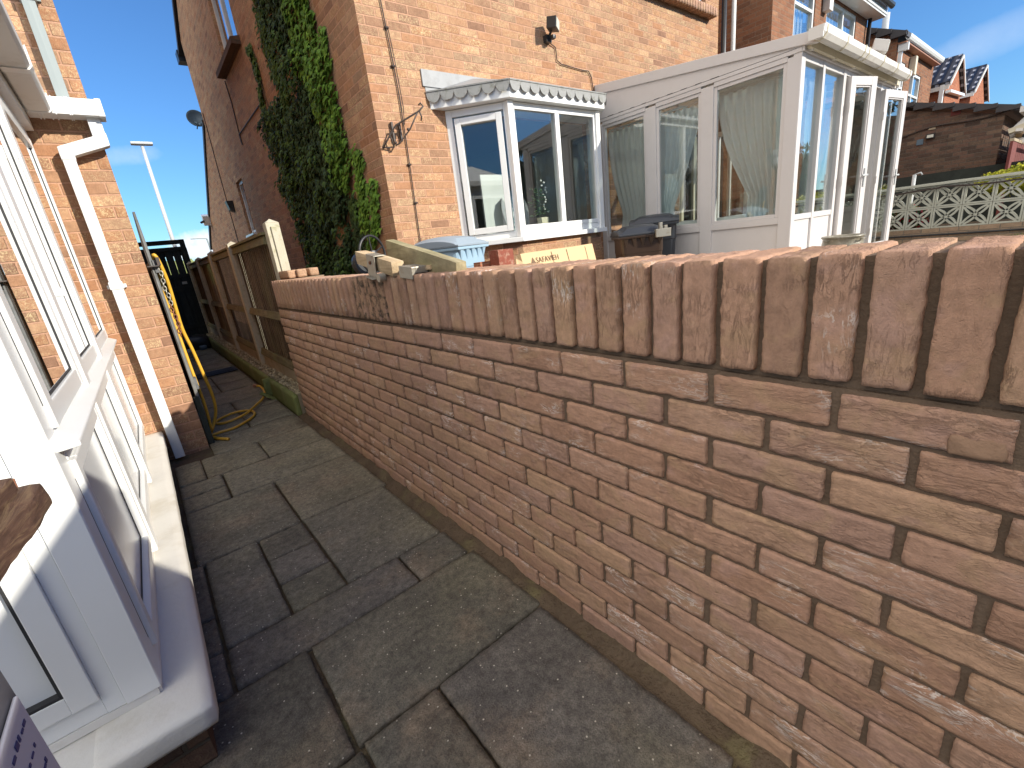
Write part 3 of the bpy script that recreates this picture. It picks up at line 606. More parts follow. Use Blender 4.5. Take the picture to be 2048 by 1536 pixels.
# patio door frame in the wall behind the conservatory
m = MB(); f = Fr((7.27, HY + 0.03), (7.87, HY + 0.03), (0, -1)); frame_ring(f, m, 0, 0.6, 0.46, 2.6, 0.06, -0.05, 0.0); frame_ring(f, m, 0.075, 0.525, 0.53, 2.53, 0.07, -0.045, 0.02)
dd = m.build('back_door', 'cream', house, bevel=0.003); p = MB(); f.box(p, 0.14, 0.46, -0.03, -0.024, 0.6, 2.46); p.build('pane', 'glassdk', dd)
p = MB(); f.box(p, 0, 0.6, -0.5, -0.45, 0.46, 2.6); p.build('backing', 'interior', dd)

# ---- bay window
bay = MB(); BA, BB, BC, BD = (2.89, 4.30), (3.34, 3.82), (4.67, 3.82), (5.12, 4.28)
def inset_out(p, q): d = Vector((q[0] - p[0], q[1] - p[1])); n = Vector((d.y, -d.x)).normalized(); return n if n.y < 0 else -n
segs = [(BA, BB), (BB, BC), (BC, BD)]
for a, b in segs:
    f = Fr(a, b, inset_out(a, b))
    frame_ring(f, bay, 0.0, f.L, 1.315, 2.60, 0.065, -0.07, 0.0)
    if (a, b) == (BA, BB):
        frame_ring(f, bay, 0.085, f.L - 0.085, 1.385, 2.515, 0.062, -0.05, 0.018)
    elif (a, b) == (BB, BC):
        f.box(bay, 0.635, 0.70, -0.07, 0.003, 1.382, 2.532); f.box(bay, 0.067, f.L - 0.067, -0.05, 0.0035, 1.381, 1.425)
for a in (BB, BC): bay.box(a[0] - 0.035, a[1] - 0.02, 1.314, a[0] + 0.035, a[1] + 0.06, 2.601)
bw = bay.build('bay_window', 'upvc', house, bevel=0.004)
for a, b in segs:
    f = Fr(a, b, inset_out(a, b)); p = MB(); f.box(p, 0.06, f.L - 0.06, -0.032, -0.026, 1.38, 2.54); p.build('pane', 'glass', bw)
def bay_poly(o): # outward offset outline
    return [(BA[0] - o * 1.9, 4.3), (BB[0] - o * 0.55, BB[1] - o), (BC[0] + o * 0.55, BC[1] - o), (BD[0] + o * 0.6, 4.3)]
m = MB(); q = bay_poly(0.055); m.prism([(x, y, 1.262) for x, y in q], (0, 0, 0.05)); m.build('bay_sill', 'upvc', bw, bevel=0.005)
m = MB(); q = bay_poly(-0.02); m.prism([(x, y, 0.2) for x, y in q], (0, 0, 1.06)); m.build('bay_base', 'brick', house)
m = MB(); q = bay_poly(0.085); m.prism([(x, y, 2.605) for x, y in q], (0, 0, 0.135)); fa = m.build('bay_fascia', 'upvc', bw, bevel=0.003)
# lead roof: slopes back to the wall, with a scalloped skirt
q = bay_poly(0.10); m = MB(); zt = 2.745; zw = 2.93
A_, B_, C_, D_ = [Vector((x, y, zt)) for x, y in q]; Aw = Vector((A_.x, 4.295, zw)); Dw = Vector((D_.x, 4.295, zw)); Bw = Vector((B_.x, 4.295, zw)); Cw = Vector((C_.x, 4.295, zw))
A_.y = 4.295
m.poly([A_, B_, Bw, Aw]); m.poly([B_, C_, Cw, Bw]); m.poly([C_, D_, Dw, Cw])
lr = m.build('lead_roof', 'leadclean', house)
m = MB(); rr = random.Random(5)
for a, b in ((A_, B_), (B_, C_), (C_, D_)):
    d = (b - a); L = d.length; n_ = max(1, round(L / 0.127)); d.normalize(); nrm = Vector((d.y, -d.x, 0)); nrm = nrm if nrm.y < 0 else -nrm
    for i in range(n_):
        c0 = a + d * (L * i / n_) + nrm * 0.004; c1 = a + d * (L * (i + 1) / n_) + nrm * 0.004; pts = [c0, c0 - Vector((0, 0, 0.035))]
        for k in range(9): t = math.pi * (1 - k / 8); mid = (c0 + c1) / 2; pts.append(mid + d * math.cos(t) * (L / n_ / 2 - 0.003) - Vector((0, 0, 0.030 + (0.062 + rr.uniform(-0.004, 0.006)) * math.sin(t))) + nrm * (0.006 * math.sin(t) + rr.uniform(0, 0.003)))
        pts += [c1 - Vector((0, 0, 0.035)), c1]; m.prism(pts, nrm * 0.004)
    m.prism([a + nrm * 0.003, b + nrm * 0.003, b + nrm * 0.014, a + nrm * 0.014], (0, 0, 0.012))
m.build('scalloped_skirt', 'lead', lr)
m = MB(); m.box(2.675, 4.284, 2.80, 5.25, 4.299, 2.945); m.build('lead_flashing', 'leadclean', house)
# room behind the bay
m = MB()
x0, x1, y0, y1, z0, z1 = 2.3, 5.24, 4.42, 7.4, 0.46, 2.75
for q in ([(x0, y1, z0), (x1, y1, z0), (x1, y1, z1), (x0, y1, z1)], [(x0, y0, z0), (x0, y1, z0), (x0, y1, z1), (x0, y0, z1)], [(x1, y0, z0), (x1, y1, z0), (x1, y1, z1), (x1, y0, z1)], [(x0, y0, z0), (x1, y0, z0), (x1, y1, z0), (x0, y1, z0)], [(x0, y0, z1), (x1, y0, z1), (x1, y1, z1), (x0, y1, z1)]): m.poly(q)
m.build('bay_room', 'interior', house)
m = MB(); m.prism([(x, y, 1.20) for x, y in [(2.98, 4.5), (3.38, 3.92), (4.72, 3.92), (5.1, 4.5)]], (0, 0, 0.06)); m.build('window_board', 'furn', house)
# things seen through the bay glass
t = empty('dining_table', (3.6, 5.1, 0.46), 'dark table inside the bay window room', 'table')
m = MB(); m.box(3.0, 4.75, 1.16, 4.3, 5.5, 1.20); m.build('tabletop', 'furng', t, bevel=0.005)
for a in (3.05, 4.22):
    for b in (4.8, 5.42): m = MB(); m.box(a, b, 0.46, a + 0.05, b + 0.05, 1.159); m.build('leg', 'furng', t)
m = MB(); m.box(3.28, 4.36, 1.262, 3.62, 4.385, 2.02); o = m.build('picture_board', 'furn', bevel=0.002); tag(o, 'plain white board leaning upright behind the left pane of the bay', 'board')
ch = empty('plastic_chair', (3.62, 4.45, 0.46), 'pale grey moulded plastic chair back behind the bay window', 'chair')
def shell(cx, cy, z0, z1, w0, w1, th):
    m = MB(); ids = {}; NU, NV = 14, 12
    for s_ in (0, 1):
        for i in range(NU + 1):
            for j in range(NV + 1):
                v = j / NV; u = i / NU * 2 - 1; wd_ = w0 + (w1 - w0) * v; wd_ *= 1 - 0.45 * max(0, v - 0.8) / 0.2 * (abs(u) > 0.7) * 0.4
                ids[s_, i, j] = m.v((cx + u * wd_ / 2, cy + 0.10 * u * u * -1 + s_ * th + 0.08 * v, z0 + (z1 - z0) * v - 0.05 * u * u * v))
    for s_ in (0, 1):
        for i in range(NU):
            for j in range(NV): m.face([ids[s_, i, j], ids[s_, i + 1, j], ids[s_, i + 1, j + 1], ids[s_, i, j + 1]])
    return m
shell(3.66, 4.30, 1.26, 1.78, 0.30, 0.44, 0.012).build('backrest', 'furng', ch, smooth=True)
m = MB(); m.rbox((3.66, 4.45, 1.10), (0.21, 0.2, 0.02), (4, 4, 2), 0.015); m.build('seat', 'furng', ch, smooth=True)
for a in (3.48, 3.84):
    for b in (4.32, 4.62): m = MB(); m.tube([(a, b, 0.46), (a + 0.02, b, 1.09)], 0.014, 8); m.build('leg', 'furng', ch)
pl = empty('potted_orchid', (3.86, 4.02, 1.262), 'white flowering plant in a small cream pot on the bay window board', 'plant')
m = MB(); m.prism([(3.82, 3.98, 1.262), (3.90, 3.98, 1.262), (3.92, 3.98, 1.50), (3.80, 3.98, 1.50)], (0, 0.08, 0)); m.build('pot', 'cream', pl, bevel=0.004)
m = MB(); rr = random.Random(9)
for i in range(60):
    a, h = rr.uniform(0, 6.28), rr.random(); c = Vector((3.84 - 0.10 * h + rr.uniform(-0.09, 0.09), 4.02 + rr.uniform(-0.05, 0.05), 1.52 + 0.30 * rr.random())); k = rr.uniform(0.8, 1.2); m.c = (0.10 * k, 0.20 * k, 0.10 * k)
    d = Vector((math.cos(a), math.sin(a), rr.uniform(-.4, .6))).normalized() * 0.028; n_ = d.cross(Vector((0.3, 0.5, 1))).normalized() * 0.016; m.poly([c - d, c + n_, c + d, c - n_])
m.build('foliage', 'leafd', pl)
for i in range(14): m = MB(); m.c = (0.9, 0.9, 0.86); c = Vector((3.90 + rr.uniform(-0.03, 0.03), 4.0 + rr.uniform(-0.02, 0.02), 1.56 + 0.36 * (i / 14))); m.lathe([(0.002, -0.012), (0.013, 0), (0.002, 0.012)], c, 7); m.build('flower', 'leafd', pl, smooth=True)
m = MB(); m.lathe([(0.05, 0), (0.055, 0.02), (0.052, 0.13), (0.03, 0.17), (0.014, 0.19), (0.014, 0.215), (0.002, 0.216)], (4.33, 4.05, 1.262), 20)
o = m.build('bottle', 'bingrey', smooth=True); tag(o, 'dark squat bottle on the window board behind the right bay pane', 'bottle')

# ---- fixtures on the house
fl = empty('floodlight', (4.47, 4.28, 3.47), 'black halogen floodlight on the brick wall above the bay window', 'floodlight')
m = MB(); m.X = Matrix.Translation((4.41, 4.16, 3.535)) @ Matrix.Rotation(R(32), 4, 'Z') @ Matrix.Rotation(R(6), 4, 'X')
m.prism([(-0.085, -0.055, -0.055), (0.085, -0.055, -0.055), (0.06, 0.06, -0.045), (-0.06, 0.06, -0.045)], (0, 0, 0.11)); m.build('lamp_housing', 'blackpl', fl, bevel=0.006)
m = MB(); m.X = Matrix.Translation((4.41, 4.16, 3.535)) @ Matrix.Rotation(R(32), 4, 'Z') @ Matrix.Rotation(R(6), 4, 'X'); m.box(-0.072, -0.060, -0.043, 0.072, -0.0556, 0.043); m.build('lens', 'lens', fl)
m = MB(); m.tube([(4.42, 4.19, 3.50), (4.43, 4.25, 3.46)], 0.014); m.box(4.38, 4.24, 3.40, 4.46, 4.298, 3.47); m.rbox((4.44, 4.2, 3.435), (0.025, 0.03, 0.022), (2, 2, 2), 0.01); m.build('bracket', 'blackpl', fl)
m = MB(); m.tube([(4.44, 4.28, 3.42), (4.56, 4.285, 3.38), (4.57, 4.285, 3.25), (4.64, 4.285, 3.22), (5.01, 4.285, 3.20), (5.13, 4.285, 3.205), (5.18, 4.285, 3.14), (5.21, 4.285, 2.93)], 0.006, 6); m.build('cable', 'cable', fl, smooth=True)
m = MB(); m.tube([(2.37, 4.285, 6), (2.368, 4.285, 3.43), (2.383, 4.285, 3.1), (2.395, 4.285, 2.75), (2.39, 4.285, 2.3), (2.375, 4.285, 1.8), (2.36, 4.285, 1.35), (2.355, 4.285, 0.6)], 0.0055, 6)
m.tube([(2.395, 4.285, 3.24), (2.41, 4.283, 2.95), (2.418, 4.283, 2.6), (2.40, 4.283, 2.45)], 0.004, 6)
for z in (3.23, 2.93, 2.1, 1.75): m.box(2.365, 4.275, z - 0.008, 2.40, 4.297, z + 0.008)
o = m.build('wall_cable', 'cable', smooth=True); tag(o, 'thin dark cable running straight down the brick wall left of the bay window', 'cable')
br = empty('hanging_bracket', (2.25, 4.29, 2.35), 'wrought iron hanging basket bracket with scrolls on the house corner', 'bracket')
m = MB(); yb = 4.20; bp = [(2.135, 4.285, 2.235), (2.20, 4.25, 2.33), (2.26, 4.20, 2.415), (2.36, 4.11, 2.465), (2.44, 4.04, 2.505), (2.475, 4.02, 2.54), (2.455, 4.03, 2.565), (2.44, 4.04, 2.55)]
m.tube(bp, 0.008, 8); m.build('arm', 'iron', br, smooth=True)
m = MB(); m.tube([(2.44, 4.04, 2.50), (2.46, 4.05, 2.46), (2.455, 4.06, 2.43)], 0.007, 8); m.tube([(2.42, 4.05, 2.49), (2.36, 4.12, 2.37), (2.27, 4.20, 2.265), (2.235, 4.22, 2.25)], 0.007, 8)
m.tube([(2.135, 4.285, 2.24), (2.24, 4.25, 2.245)], 0.006, 8); m.tube([(2.22, 4.235, 2.25), (2.215, 4.235, 2.31), (2.20, 4.24, 2.33)], 0.006, 8)
for c in ((2.345, 4.13, 2.37), (2.24, 4.22, 2.275)): m.rbox(c, (0.014, 0.014, 0.014), (2, 2, 2), 0.012)
m.build('scrolls', 'iron', br, smooth=True)
for p in ((2.26, 4.275), (2.34, 4.275)): m = MB(); m.box(p[0] - 0.008, p[1] - 0.01, 2.30, p[0] + 0.008, p[1] + 0.02, 2.46); m.build('wall_strap', 'iron', br)
m = MB(); m.lathe([(0.0, 0), (0.12, 0.01), (0.24, 0.045), (0.30, 0.085), (0.296, 0.095), (0.23, 0.055), (0.0, 0.012)], (0, 0, 0), 32)
dsh = empty('satellite_dish', (2.02, 12.55, 4.62), 'small round grey satellite dish on the far edge of the ivy house side', 'satellite dish')
for v in m.V: v.xyz = Matrix.Rotation(R(75), 3, 'X') @ (v * 0.62) + Vector((2.08, 12.95, 4.66))
m.build('reflector', 'dish', dsh, smooth=True); m = MB(); m.tube([(2.03, 12.93, 4.6), (2.10, 12.7, 4.5), (2.14, 12.42, 4.5)], 0.02); m.tube([(2.03, 12.85, 4.45), (2.03, 12.55, 4.5)], 0.012); m.build('dish_arm', 'dish', dsh)
wl = MB(); wl.prism([(2.118, 11.68, 2.80), (1.99, 11.70, 2.80), (2.03, 11.72, 2.62), (2.118, 11.72, 2.58)], (0, 0.2, 0)); o = wl.build('wall_lamp', 'blackpl', bevel=0.004); tag(o, 'small black wedge shaped lamp beside the narrow window in the shaded side wall', 'wall lamp')
sc_ = empty('security_camera', (2.1, 15.9, 2.75), 'white box security camera at the far low end of the side wall', 'security camera')
m = MB(); m.X = Matrix.Translation((2.03, 15.5, 2.82)) @ Matrix.Rotation(R(20), 4, 'X'); m.box(-0.09, -0.1, -0.13, 0.09, 0.1, 0.13); m.build('housing', 'upvc', sc_, bevel=0.01)
m = MB(); m.tube([(1.95, 15.4, 2.78), (1.87, 15.3, 2.74)], 0.03); m.build('lens_barrel', 'bingrey', sc_)
cb = MB()
cb.tube([(2.11, 9.55, 4.38), (2.11, 9.48, 4.04), (2.11, 9.52, 3.57), (2.11, 8.6, 3.57), (2.11, 7.72, 3.57)], 0.009, 6); cb.tube([(2.11, 9.52, 3.57), (2.11, 9.5, 3.40)], 0.014, 6)
o = cb.build('side_cable', 'cable'); tag(o, 'black cable dropping from the upper side window and turning towards the ivy', 'cable')
cb = MB(); cb.tube([(2.112, 12.2, 4.6), (2.112, 12.25, 3.9), (2.112, 12.3, 3.3), (2.112, 12.35, 1.4)], 0.009, 6); o = cb.build('side_cable', 'cable'); tag(o, 'black cable running down the far shaded end of the side wall', 'cable')
cb = MB(); cb.tube([(2.11, 7.43, 2.45), (2.11, 7.45, 2.24), (2.11, 7.5, 1.86), (2.11, 7.51, 0.9)], 0.010, 6); o = cb.build('side_cable', 'cable'); tag(o, 'black cable coming out below the ivy and dropping behind the fence post', 'cable')

# ---- ivy
def inpoly(p, q):
    c = False; n = len(q); j = n - 1
    for i in range(n):
        if (q[i][1] > p[1]) != (q[j][1] > p[1]) and p[0] < (q[j][0] - q[i][0]) * (p[1] - q[i][1]) / (q[j][1] - q[i][1]) + q[i][0]: c = not c
        j = i
    return c
IVY_D = [(5.75, 5.3), (6.75, 5.3), (6.78, 4.45), (6.45, 4.10), (6.45, 3.87), (6.28, 3.6), (6.14, 3.4), (6.10, 3.2), (6.45, 3.05), (6.75, 3.35), (7.10, 3.35), (7.72, 3.35), (7.85, 3.10), (7.75, 2.92), (7.6, 2.8), (7.4, 2.56), (7.42, 2.3), (7.24, 2.1), (7.2, 1.8), (7.15, 1.5), (6.98, 1.3), (6.9, 0.3), (5.65, 0.3), (5.42, 1.4), (5.3, 2.0), (5.42, 2.5), (5.6, 2.75), (5.72, 3.1), (5.79, 3.6), (5.8, 4.0)]
IVY_L = [(5.15, 5.3), (5.85, 5.3), (5.8, 4.0), (5.79, 3.6), (5.78, 3.26), (5.7, 3.0), (5.57, 2.72), (5.37, 2.45), (5.4, 2.15), (5.2, 1.95), (5.0, 2.25), (5.02, 2.55), (5.03, 3.04), (5.1, 3.3), (5.18, 3.55), (5.2, 3.75)]
STR = [([(6.77, 4.45), (6.80, 4.15), (6.80, 3.9), (6.76, 3.66), (6.62, 3.48), (6.60, 3.1), (6.7, 2.7)], 0.19, 'm'), ([(7.66, 4.2), (7.58, 4.05), (7.55, 3.75), (7.70, 3.45), (7.62, 3.3)], 0.07, 'm'), ([(5.03, 3.45), (5.06, 3.3), (5.05, 3.1)], 0.05, 'l'),
       ([(4.82, 2.32), (4.84, 2.1), (4.90, 1.85), (4.98, 1.6)], 0.10, 'l'), ([(4.57, 1.99), (4.66, 1.75), (4.74, 1.52), (4.92, 1.4)], 0.085, 'l'), ([(7.8, 2.47), (7.6, 2.3), (7.45, 2.2)], 0.06, 'm'), ([(5.2, 1.9), (5.2, 1.5), (5.35, 1.2)], 0.15, 'd')]
ivy = empty('ivy', (2.1, 6.2, 0), 'thick climbing ivy, bright green on its right edge, covering the shaded house side', 'climbing plant')
lv = MB(); rr = random.Random(21); cnt = 0
def ivy_leaf(y, z, kind, thick):
    k = rr.uniform(0.65, 1.35)
    cl = noise.noise(Vector((y * 3.1, z * 3.1, 5.0)))
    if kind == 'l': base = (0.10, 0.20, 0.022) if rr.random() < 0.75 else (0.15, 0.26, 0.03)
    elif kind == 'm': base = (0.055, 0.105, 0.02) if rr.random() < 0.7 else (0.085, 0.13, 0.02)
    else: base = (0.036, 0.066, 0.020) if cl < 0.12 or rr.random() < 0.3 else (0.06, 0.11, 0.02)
    lv.c = tuple(q * k for q in base); s_ = rr.uniform(0.026, 0.050)
    off = 0.012 + thick * rr.random() ** 1.3 * (0.55 + 0.9 * max(0, cl + 0.3))
    c = Vector((HX0 - off, y, z)); nrm = Vector((-1, rr.uniform(-.65, .45), rr.uniform(-0.1, 0.95))).normalized()
    up = Vector((0, rr.uniform(-.5, .5), -1)); up = (up - nrm * up.dot(nrm)).normalized(); sd = nrm.cross(up)
    f1 = nrm * s_ * 0.25
    P = [c - up * s_ * 0.7, c - up * s_ * 0.5 + sd * s_ * 0.75 - f1, c + up * s_ * 0.15 + sd * s_ * 0.45, c + up * s_ * 1.1 - f1 * 0.5, c + up * s_ * 0.15 - sd * s_ * 0.45, c - up * s_ * 0.5 - sd * s_ * 0.75 - f1]
    i = [lv.v(p) for p in P]; ce = lv.v(c + f1)
    for a in range(6): lv.face([ce, i[a], i[(a + 1) % 6]])
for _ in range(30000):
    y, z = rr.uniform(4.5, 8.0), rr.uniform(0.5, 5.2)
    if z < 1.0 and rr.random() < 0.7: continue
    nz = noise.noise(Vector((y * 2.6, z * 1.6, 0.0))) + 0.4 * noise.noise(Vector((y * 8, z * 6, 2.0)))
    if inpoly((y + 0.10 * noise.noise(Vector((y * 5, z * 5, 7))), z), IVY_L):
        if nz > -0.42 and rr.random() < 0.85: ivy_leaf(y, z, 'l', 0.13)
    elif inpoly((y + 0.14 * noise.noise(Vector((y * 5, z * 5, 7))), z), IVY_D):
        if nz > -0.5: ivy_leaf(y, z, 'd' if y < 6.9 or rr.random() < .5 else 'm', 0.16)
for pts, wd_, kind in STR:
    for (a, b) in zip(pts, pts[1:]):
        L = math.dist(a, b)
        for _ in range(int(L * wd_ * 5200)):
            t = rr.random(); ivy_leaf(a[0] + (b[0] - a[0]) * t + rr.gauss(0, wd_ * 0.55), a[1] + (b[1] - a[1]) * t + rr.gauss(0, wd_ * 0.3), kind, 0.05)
lv.build('leaves', 'leafd', ivy)
m = MB()
for y0, pts in ((6.3, [(6.3, 0.1), (6.25, 1.2), (6.1, 2.4), (5.7, 3.6), (5.6, 5.2)]), (6.6, [(6.6, 0.1), (6.8, 1.5), (7.1, 2.6), (7.4, 3.3), (7.6, 4.15)]), (5.8, [(5.8, 0.1), (5.5, 1.2), (5.1, 1.6), (4.85, 2.3)]), (6.4, [(6.4, 2.0), (6.7, 3.2), (6.8, 4.3)]), (5.2, [(5.2, 1.3), (4.9, 1.4), (4.57, 1.98)])):
    m.tube([(HX0 - 0.02, a, b) for a, b in pts], 0.018, 6, r2=0.005)
m.build('stems', 'bark', ivy)

# ================================================================== CONSERVATORY
CX, CY, CE = 5.26, 1.89, 8.45
con = empty('conservatory', (6.8, 3.0, 0.46), 'white plastic lean-to conservatory with net curtains and an open glazed door', 'conservatory')
fsd = Fr((CX, 4.295), (CX, CY), (-1, 0)); L = fsd.L
m = MB(); T = -0.07
for a, b in ((0.0, 0.075), (0.735, 0.875), (1.435, 1.575), (2.285, L - 0.0005)): fsd.box(m, a, b, T, 0.0, 0.5, 2.60)
for a, b in ((0.0755, 0.7345), (0.8755, 1.4345), (1.5755, 2.2845)):
    fsd.box(m, a, b, T, -0.002, 1.13, 1.195); fsd.box(m, a, b, T, -0.002, 2.575, 2.62); fsd.box(m, a, b, T, -0.002, 0.5, 0.55)
    frame_ring(fsd, m, a, b, 1.196, 2.574, 0.035, -0.055, -0.012)
fsd.box(m, 0, L - 0.001, T, 0.004, 2.6205, 2.655)
m.build('side_frame', 'upvc_old', con, bevel=0.003)
m = MB()
for a, b in ((0.076, 0.734), (0.876, 1.434), (1.576, 2.284)): fsd.box(m, a, b, -0.045, -0.02, 0.55, 1.13)
m.build('side_panel', 'upvc_old', con)
for a, b in ((0.11, 0.70), (0.91, 1.40), (1.61, 2.25)): p = MB(); fsd.box(p, a, b, -0.038, -0.032, 1.23, 2.54); p.build('pane', 'glass', con)
m = MB(); m.X = fsd.M(); m.poly([(0, 0, 2.66), (L + 0.02, 0, 2.66), (L + 0.02, 0, 2.69), (0, 0, 3.0)]); m.prism([(0, -0.001, 2.66), (L + 0.02, -0.001, 2.66), (L + 0.02, -0.001, 2.69), (0, -0.001, 3.0)], (0, -0.04, 0)); m.build('side_gable', 'upvc_old', con)
m = MB(); m.X = fsd.M(); m.prism([(0, -0.05, 2.955), (L + 0.12, -0.05, 2.65), (L + 0.12, -0.05, 2.745), (0, -0.05, 3.06)], (0, 0.068, 0)); m.build('barge_board', 'upvc_old', con, bevel=0.004)
m = MB(); m.X = fsd.M(); m.box(0.03, 0.0, 2.6565, L - 0.05, 0.0025, 2.6582)
for u in range(9):
    a = 0.18 + u * 0.17; m.box(a, 0.0005, 2.657, a + rnd.uniform(0.03, 0.11), 0.0052, 2.662)
m.build('frayed_seal', 'seal', con)
# roof sheets
m = MB(); m.prism([(CX + 0.02, 4.29, 3.02), (CX + 0.02, 1.80, 2.70), (CX + 0.02, 1.80, 2.715), (CX + 0.02, 4.29, 3.035)], (CE - CX, 0, 0)); m.build('roof_sheet', 'polycarb', con)
m = MB()
for i in range(6):
    x = CX + 0.1 + i * 0.62; m.prism([(x, 4.29, 2.95), (x, 1.84, 2.63), (x, 1.84, 2.70), (x, 4.29, 3.02)], (0.045, 0, 0))
m.build('rafters', 'upvc_dirty', con)
# front
ff = Fr((CX, CY), (CE, CY), (0, -1)); m = MB()
for a, b in ((0.0025, 0.095), (0.565, 0.625), (1.185, 1.265), (2.60, 2.68), (3.10, 3.187)): ff.box(m, a, b, T, 0.0035, 0.5, 2.62)
for a, b in ((0.0955, 0.5645), (0.6255, 1.1845)):
    ff.box(m, a, b, T, -0.002, 1.15, 1.205); ff.box(m, a, b, T, -0.002, 0.5, 0.56); ff.box(m, a, b, T, -0.002, 2.56, 2.62)
ff.box(m, 1.2655, 2.5995, T, -0.002, 2.57, 2.62); ff.box(m, 1.2655, 2.5995, T, 0.01, 0.5, 0.55); ff.box(m, 2.6805, 3.0995, T, -0.002, 2.56, 2.62)
ff.box(m, 0.003, CE - CX - 0.003, T, 0.02, 2.6205, 2.661)
m.build('front_frame', 'upvc_old', con, bevel=0.003)
m = MB()
for a, b in ((0.096, 0.564), (0.626, 1.184)): ff.box(m, a, b, -0.045, -0.018, 0.56, 1.15); ff.box(m, a + 0.035, b - 0.035, -0.018, -0.0135, 0.60, 1.11)
m.build('front_panel', 'upvc_old', con)
for a, b in ((0.096, 0.564), (0.626, 1.184), (2.681, 3.099)): p = MB(); ff.box(p, a, b, -0.038, -0.032, 1.205 if b < 2 else 0.6, 2.56); p.build('pane', 'glass', con)
fr_ = Fr((CE, CY), (CE, 4.295), (1, 0)); m = MB()
for a in (0, 0.6, 1.2, 1.8, 2.33): fr_.box(m, a, a + 0.075, T, 0, 0.5, 2.65)
fr_.box(m, 0.076, 2.329, T, -0.002, 2.58, 2.65); fr_.box(m, 0.076, 2.329, T, -0.002, 1.13, 1.2); m.build('end_frame', 'upvc_old', con)
p = MB(); fr_.box(p, 0.05, 2.35, -0.038, -0.032, 1.2, 2.6); p.build('pane', 'glass', con)
p = MB(); fr_.box(p, 0.05, 2.35, -0.05, -0.03, 0.5, 1.13); p.build('side_panel', 'upvc_old', con)
def door_leaf(name, p0, p1, out, handle_u):
    f = Fr(p0, p1, out); mb = MB(); W = f.L
    frame_ring(f, mb, 0.0, W, 0.585, 2.55, 0.085, -0.035, 0.03)
    frame_ring(f, mb, 0.087, W - 0.087, 0.672, 2.463, 0.014, -0.02, 0.02)
    o = mb.build(name, 'upvc_old', con, bevel=0.003)
    p = MB(); f.box(p, 0.085, W - 0.085, -0.004, 0.002, 0.66, 2.47); p.build('pane', 'glass', o)
    h = MB(); f.box(h, handle_u - 0.012, handle_u + 0.012, 0.031, 0.042, 1.42, 1.62); f.box(h, handle_u - 0.008, handle_u + 0.09 * (1 if handle_u < W / 2 else -1), 0.06, 0.074, 1.53, 1.55); f.box(h, handle_u - 0.007, handle_u + 0.007, 0.042, 0.074, 1.53, 1.55); h.build('handle', 'lamphead', o, bevel=0.003)
    for z in (0.85, 1.5, 2.25): h = MB(); f.box(h, -0.008, 0.006, 0.02, 0.04, z - 0.045, z + 0.045); h.build('hinge', 'upvc_old', o)
    return o
door_leaf('open_door', (7.87, 1.865), (8.44, 1.765), (0, -1), 0.53)
door_leaf('left_door', (6.55, 1.87), (6.96, 1.74), (0, -1), 0.38)
# gutter with brackets
gp = [(-0.062, 0.05), (-0.058, 0.0), (-0.03, -0.035), (0.0, -0.048), (0.03, -0.035), (0.058, 0.0), (0.062, 0.05), (0.054, 0.05), (0.05, 0.0), (0.0, -0.040), (-0.05, 0.0), (-0.054, 0.05)]
m = MB(); m.prism([(5.17, 1.755 + a, 2.70 + b) for a, b in gp], (3.15, 0, 0)); gt = m.build('gutter', 'upvc_dirty', con, smooth=False)
m = MB(); m.box(5.165, 1.70, 2.655, 5.18, 1.815, 2.75); m.build('gutter_end', 'upvc_dirty', gt)
for x in (5.24, 5.80, 6.35, 6.48, 7.05, 7.62, 8.22): m = MB(); m.prism([(x, 1.755 + a * 1.09, 2.70 + b * 1.1) for a, b in gp[:7]] + [(x, 1.755 + a * 1.02, 2.70 + b * 1.0) for a, b in gp[:7][::-1]], (0.022, 0, 0)); m.build('gutter_bracket', 'cream', gt)
m = MB(); m.box(5.3, 1.83, 2.64, 8.4, 1.865, 2.74); m.build('fascia', 'cream', con)
m = MB(); m.poly([(CX, CY, 0.5), (CE, CY, 0.5), (CE, 4.28, 0.5), (CX, 4.28, 0.5)]); m.build('floor', 'floor_in', con)
m = MB(); m.box(CX + 0.01, CY + 0.02, 0.2, CE - 0.01, 4.28, 0.492); m.build('plinth', 'brickY', con)
def curtain(name, f, n, top, tie, low, zt=2.50, ztie=1.45, zb=1.05, pleats=9, amp=0.022):
    """net curtain in a frame plane: gathered from its heading towards a tie-back, then flaring a little"""
    mb = MB(); ids = {}; NU, NV = pleats * 10, 34
    for i in range(NU + 1):
        for j in range(NV + 1):
            z = zt + (zb - zt) * j / NV; u = i / NU
            if z > ztie: t = (zt - z) / (zt - ztie); k = t ** 1.7; a = top[0] + (tie[0] - top[0]) * k; b = top[1] + (tie[1] - top[1]) * (t ** 1.25)
            else: t = (ztie - z) / (ztie - zb); a = tie[0] + (low[0] - tie[0]) * t; b = tie[1] + (low[1] - tie[1]) * t
            w_ = abs(b - a); am = amp * (0.55 + 0.9 * (1 - min(1, w_ / abs(top[1] - top[0])))) * (0.35 if j < 2 else 1)
            q = Vector((a + (b - a) * u, n + am * math.sin(u * pleats * 6.283 + 0.8 * math.sin(j * 0.2)) + 0.012 * noise.noise(Vector((u * 5, z * 3, n))), z - 0.01 * math.cos(u * pleats * 6.283) * (j < 2)))
            ids[i, j] = mb.v(f.M() @ q)
    for i in range(NU):
        for j in range(NV): mb.face([ids[i, j], ids[i + 1, j], ids[i + 1, j + 1], ids[i, j + 1]])
    return mb
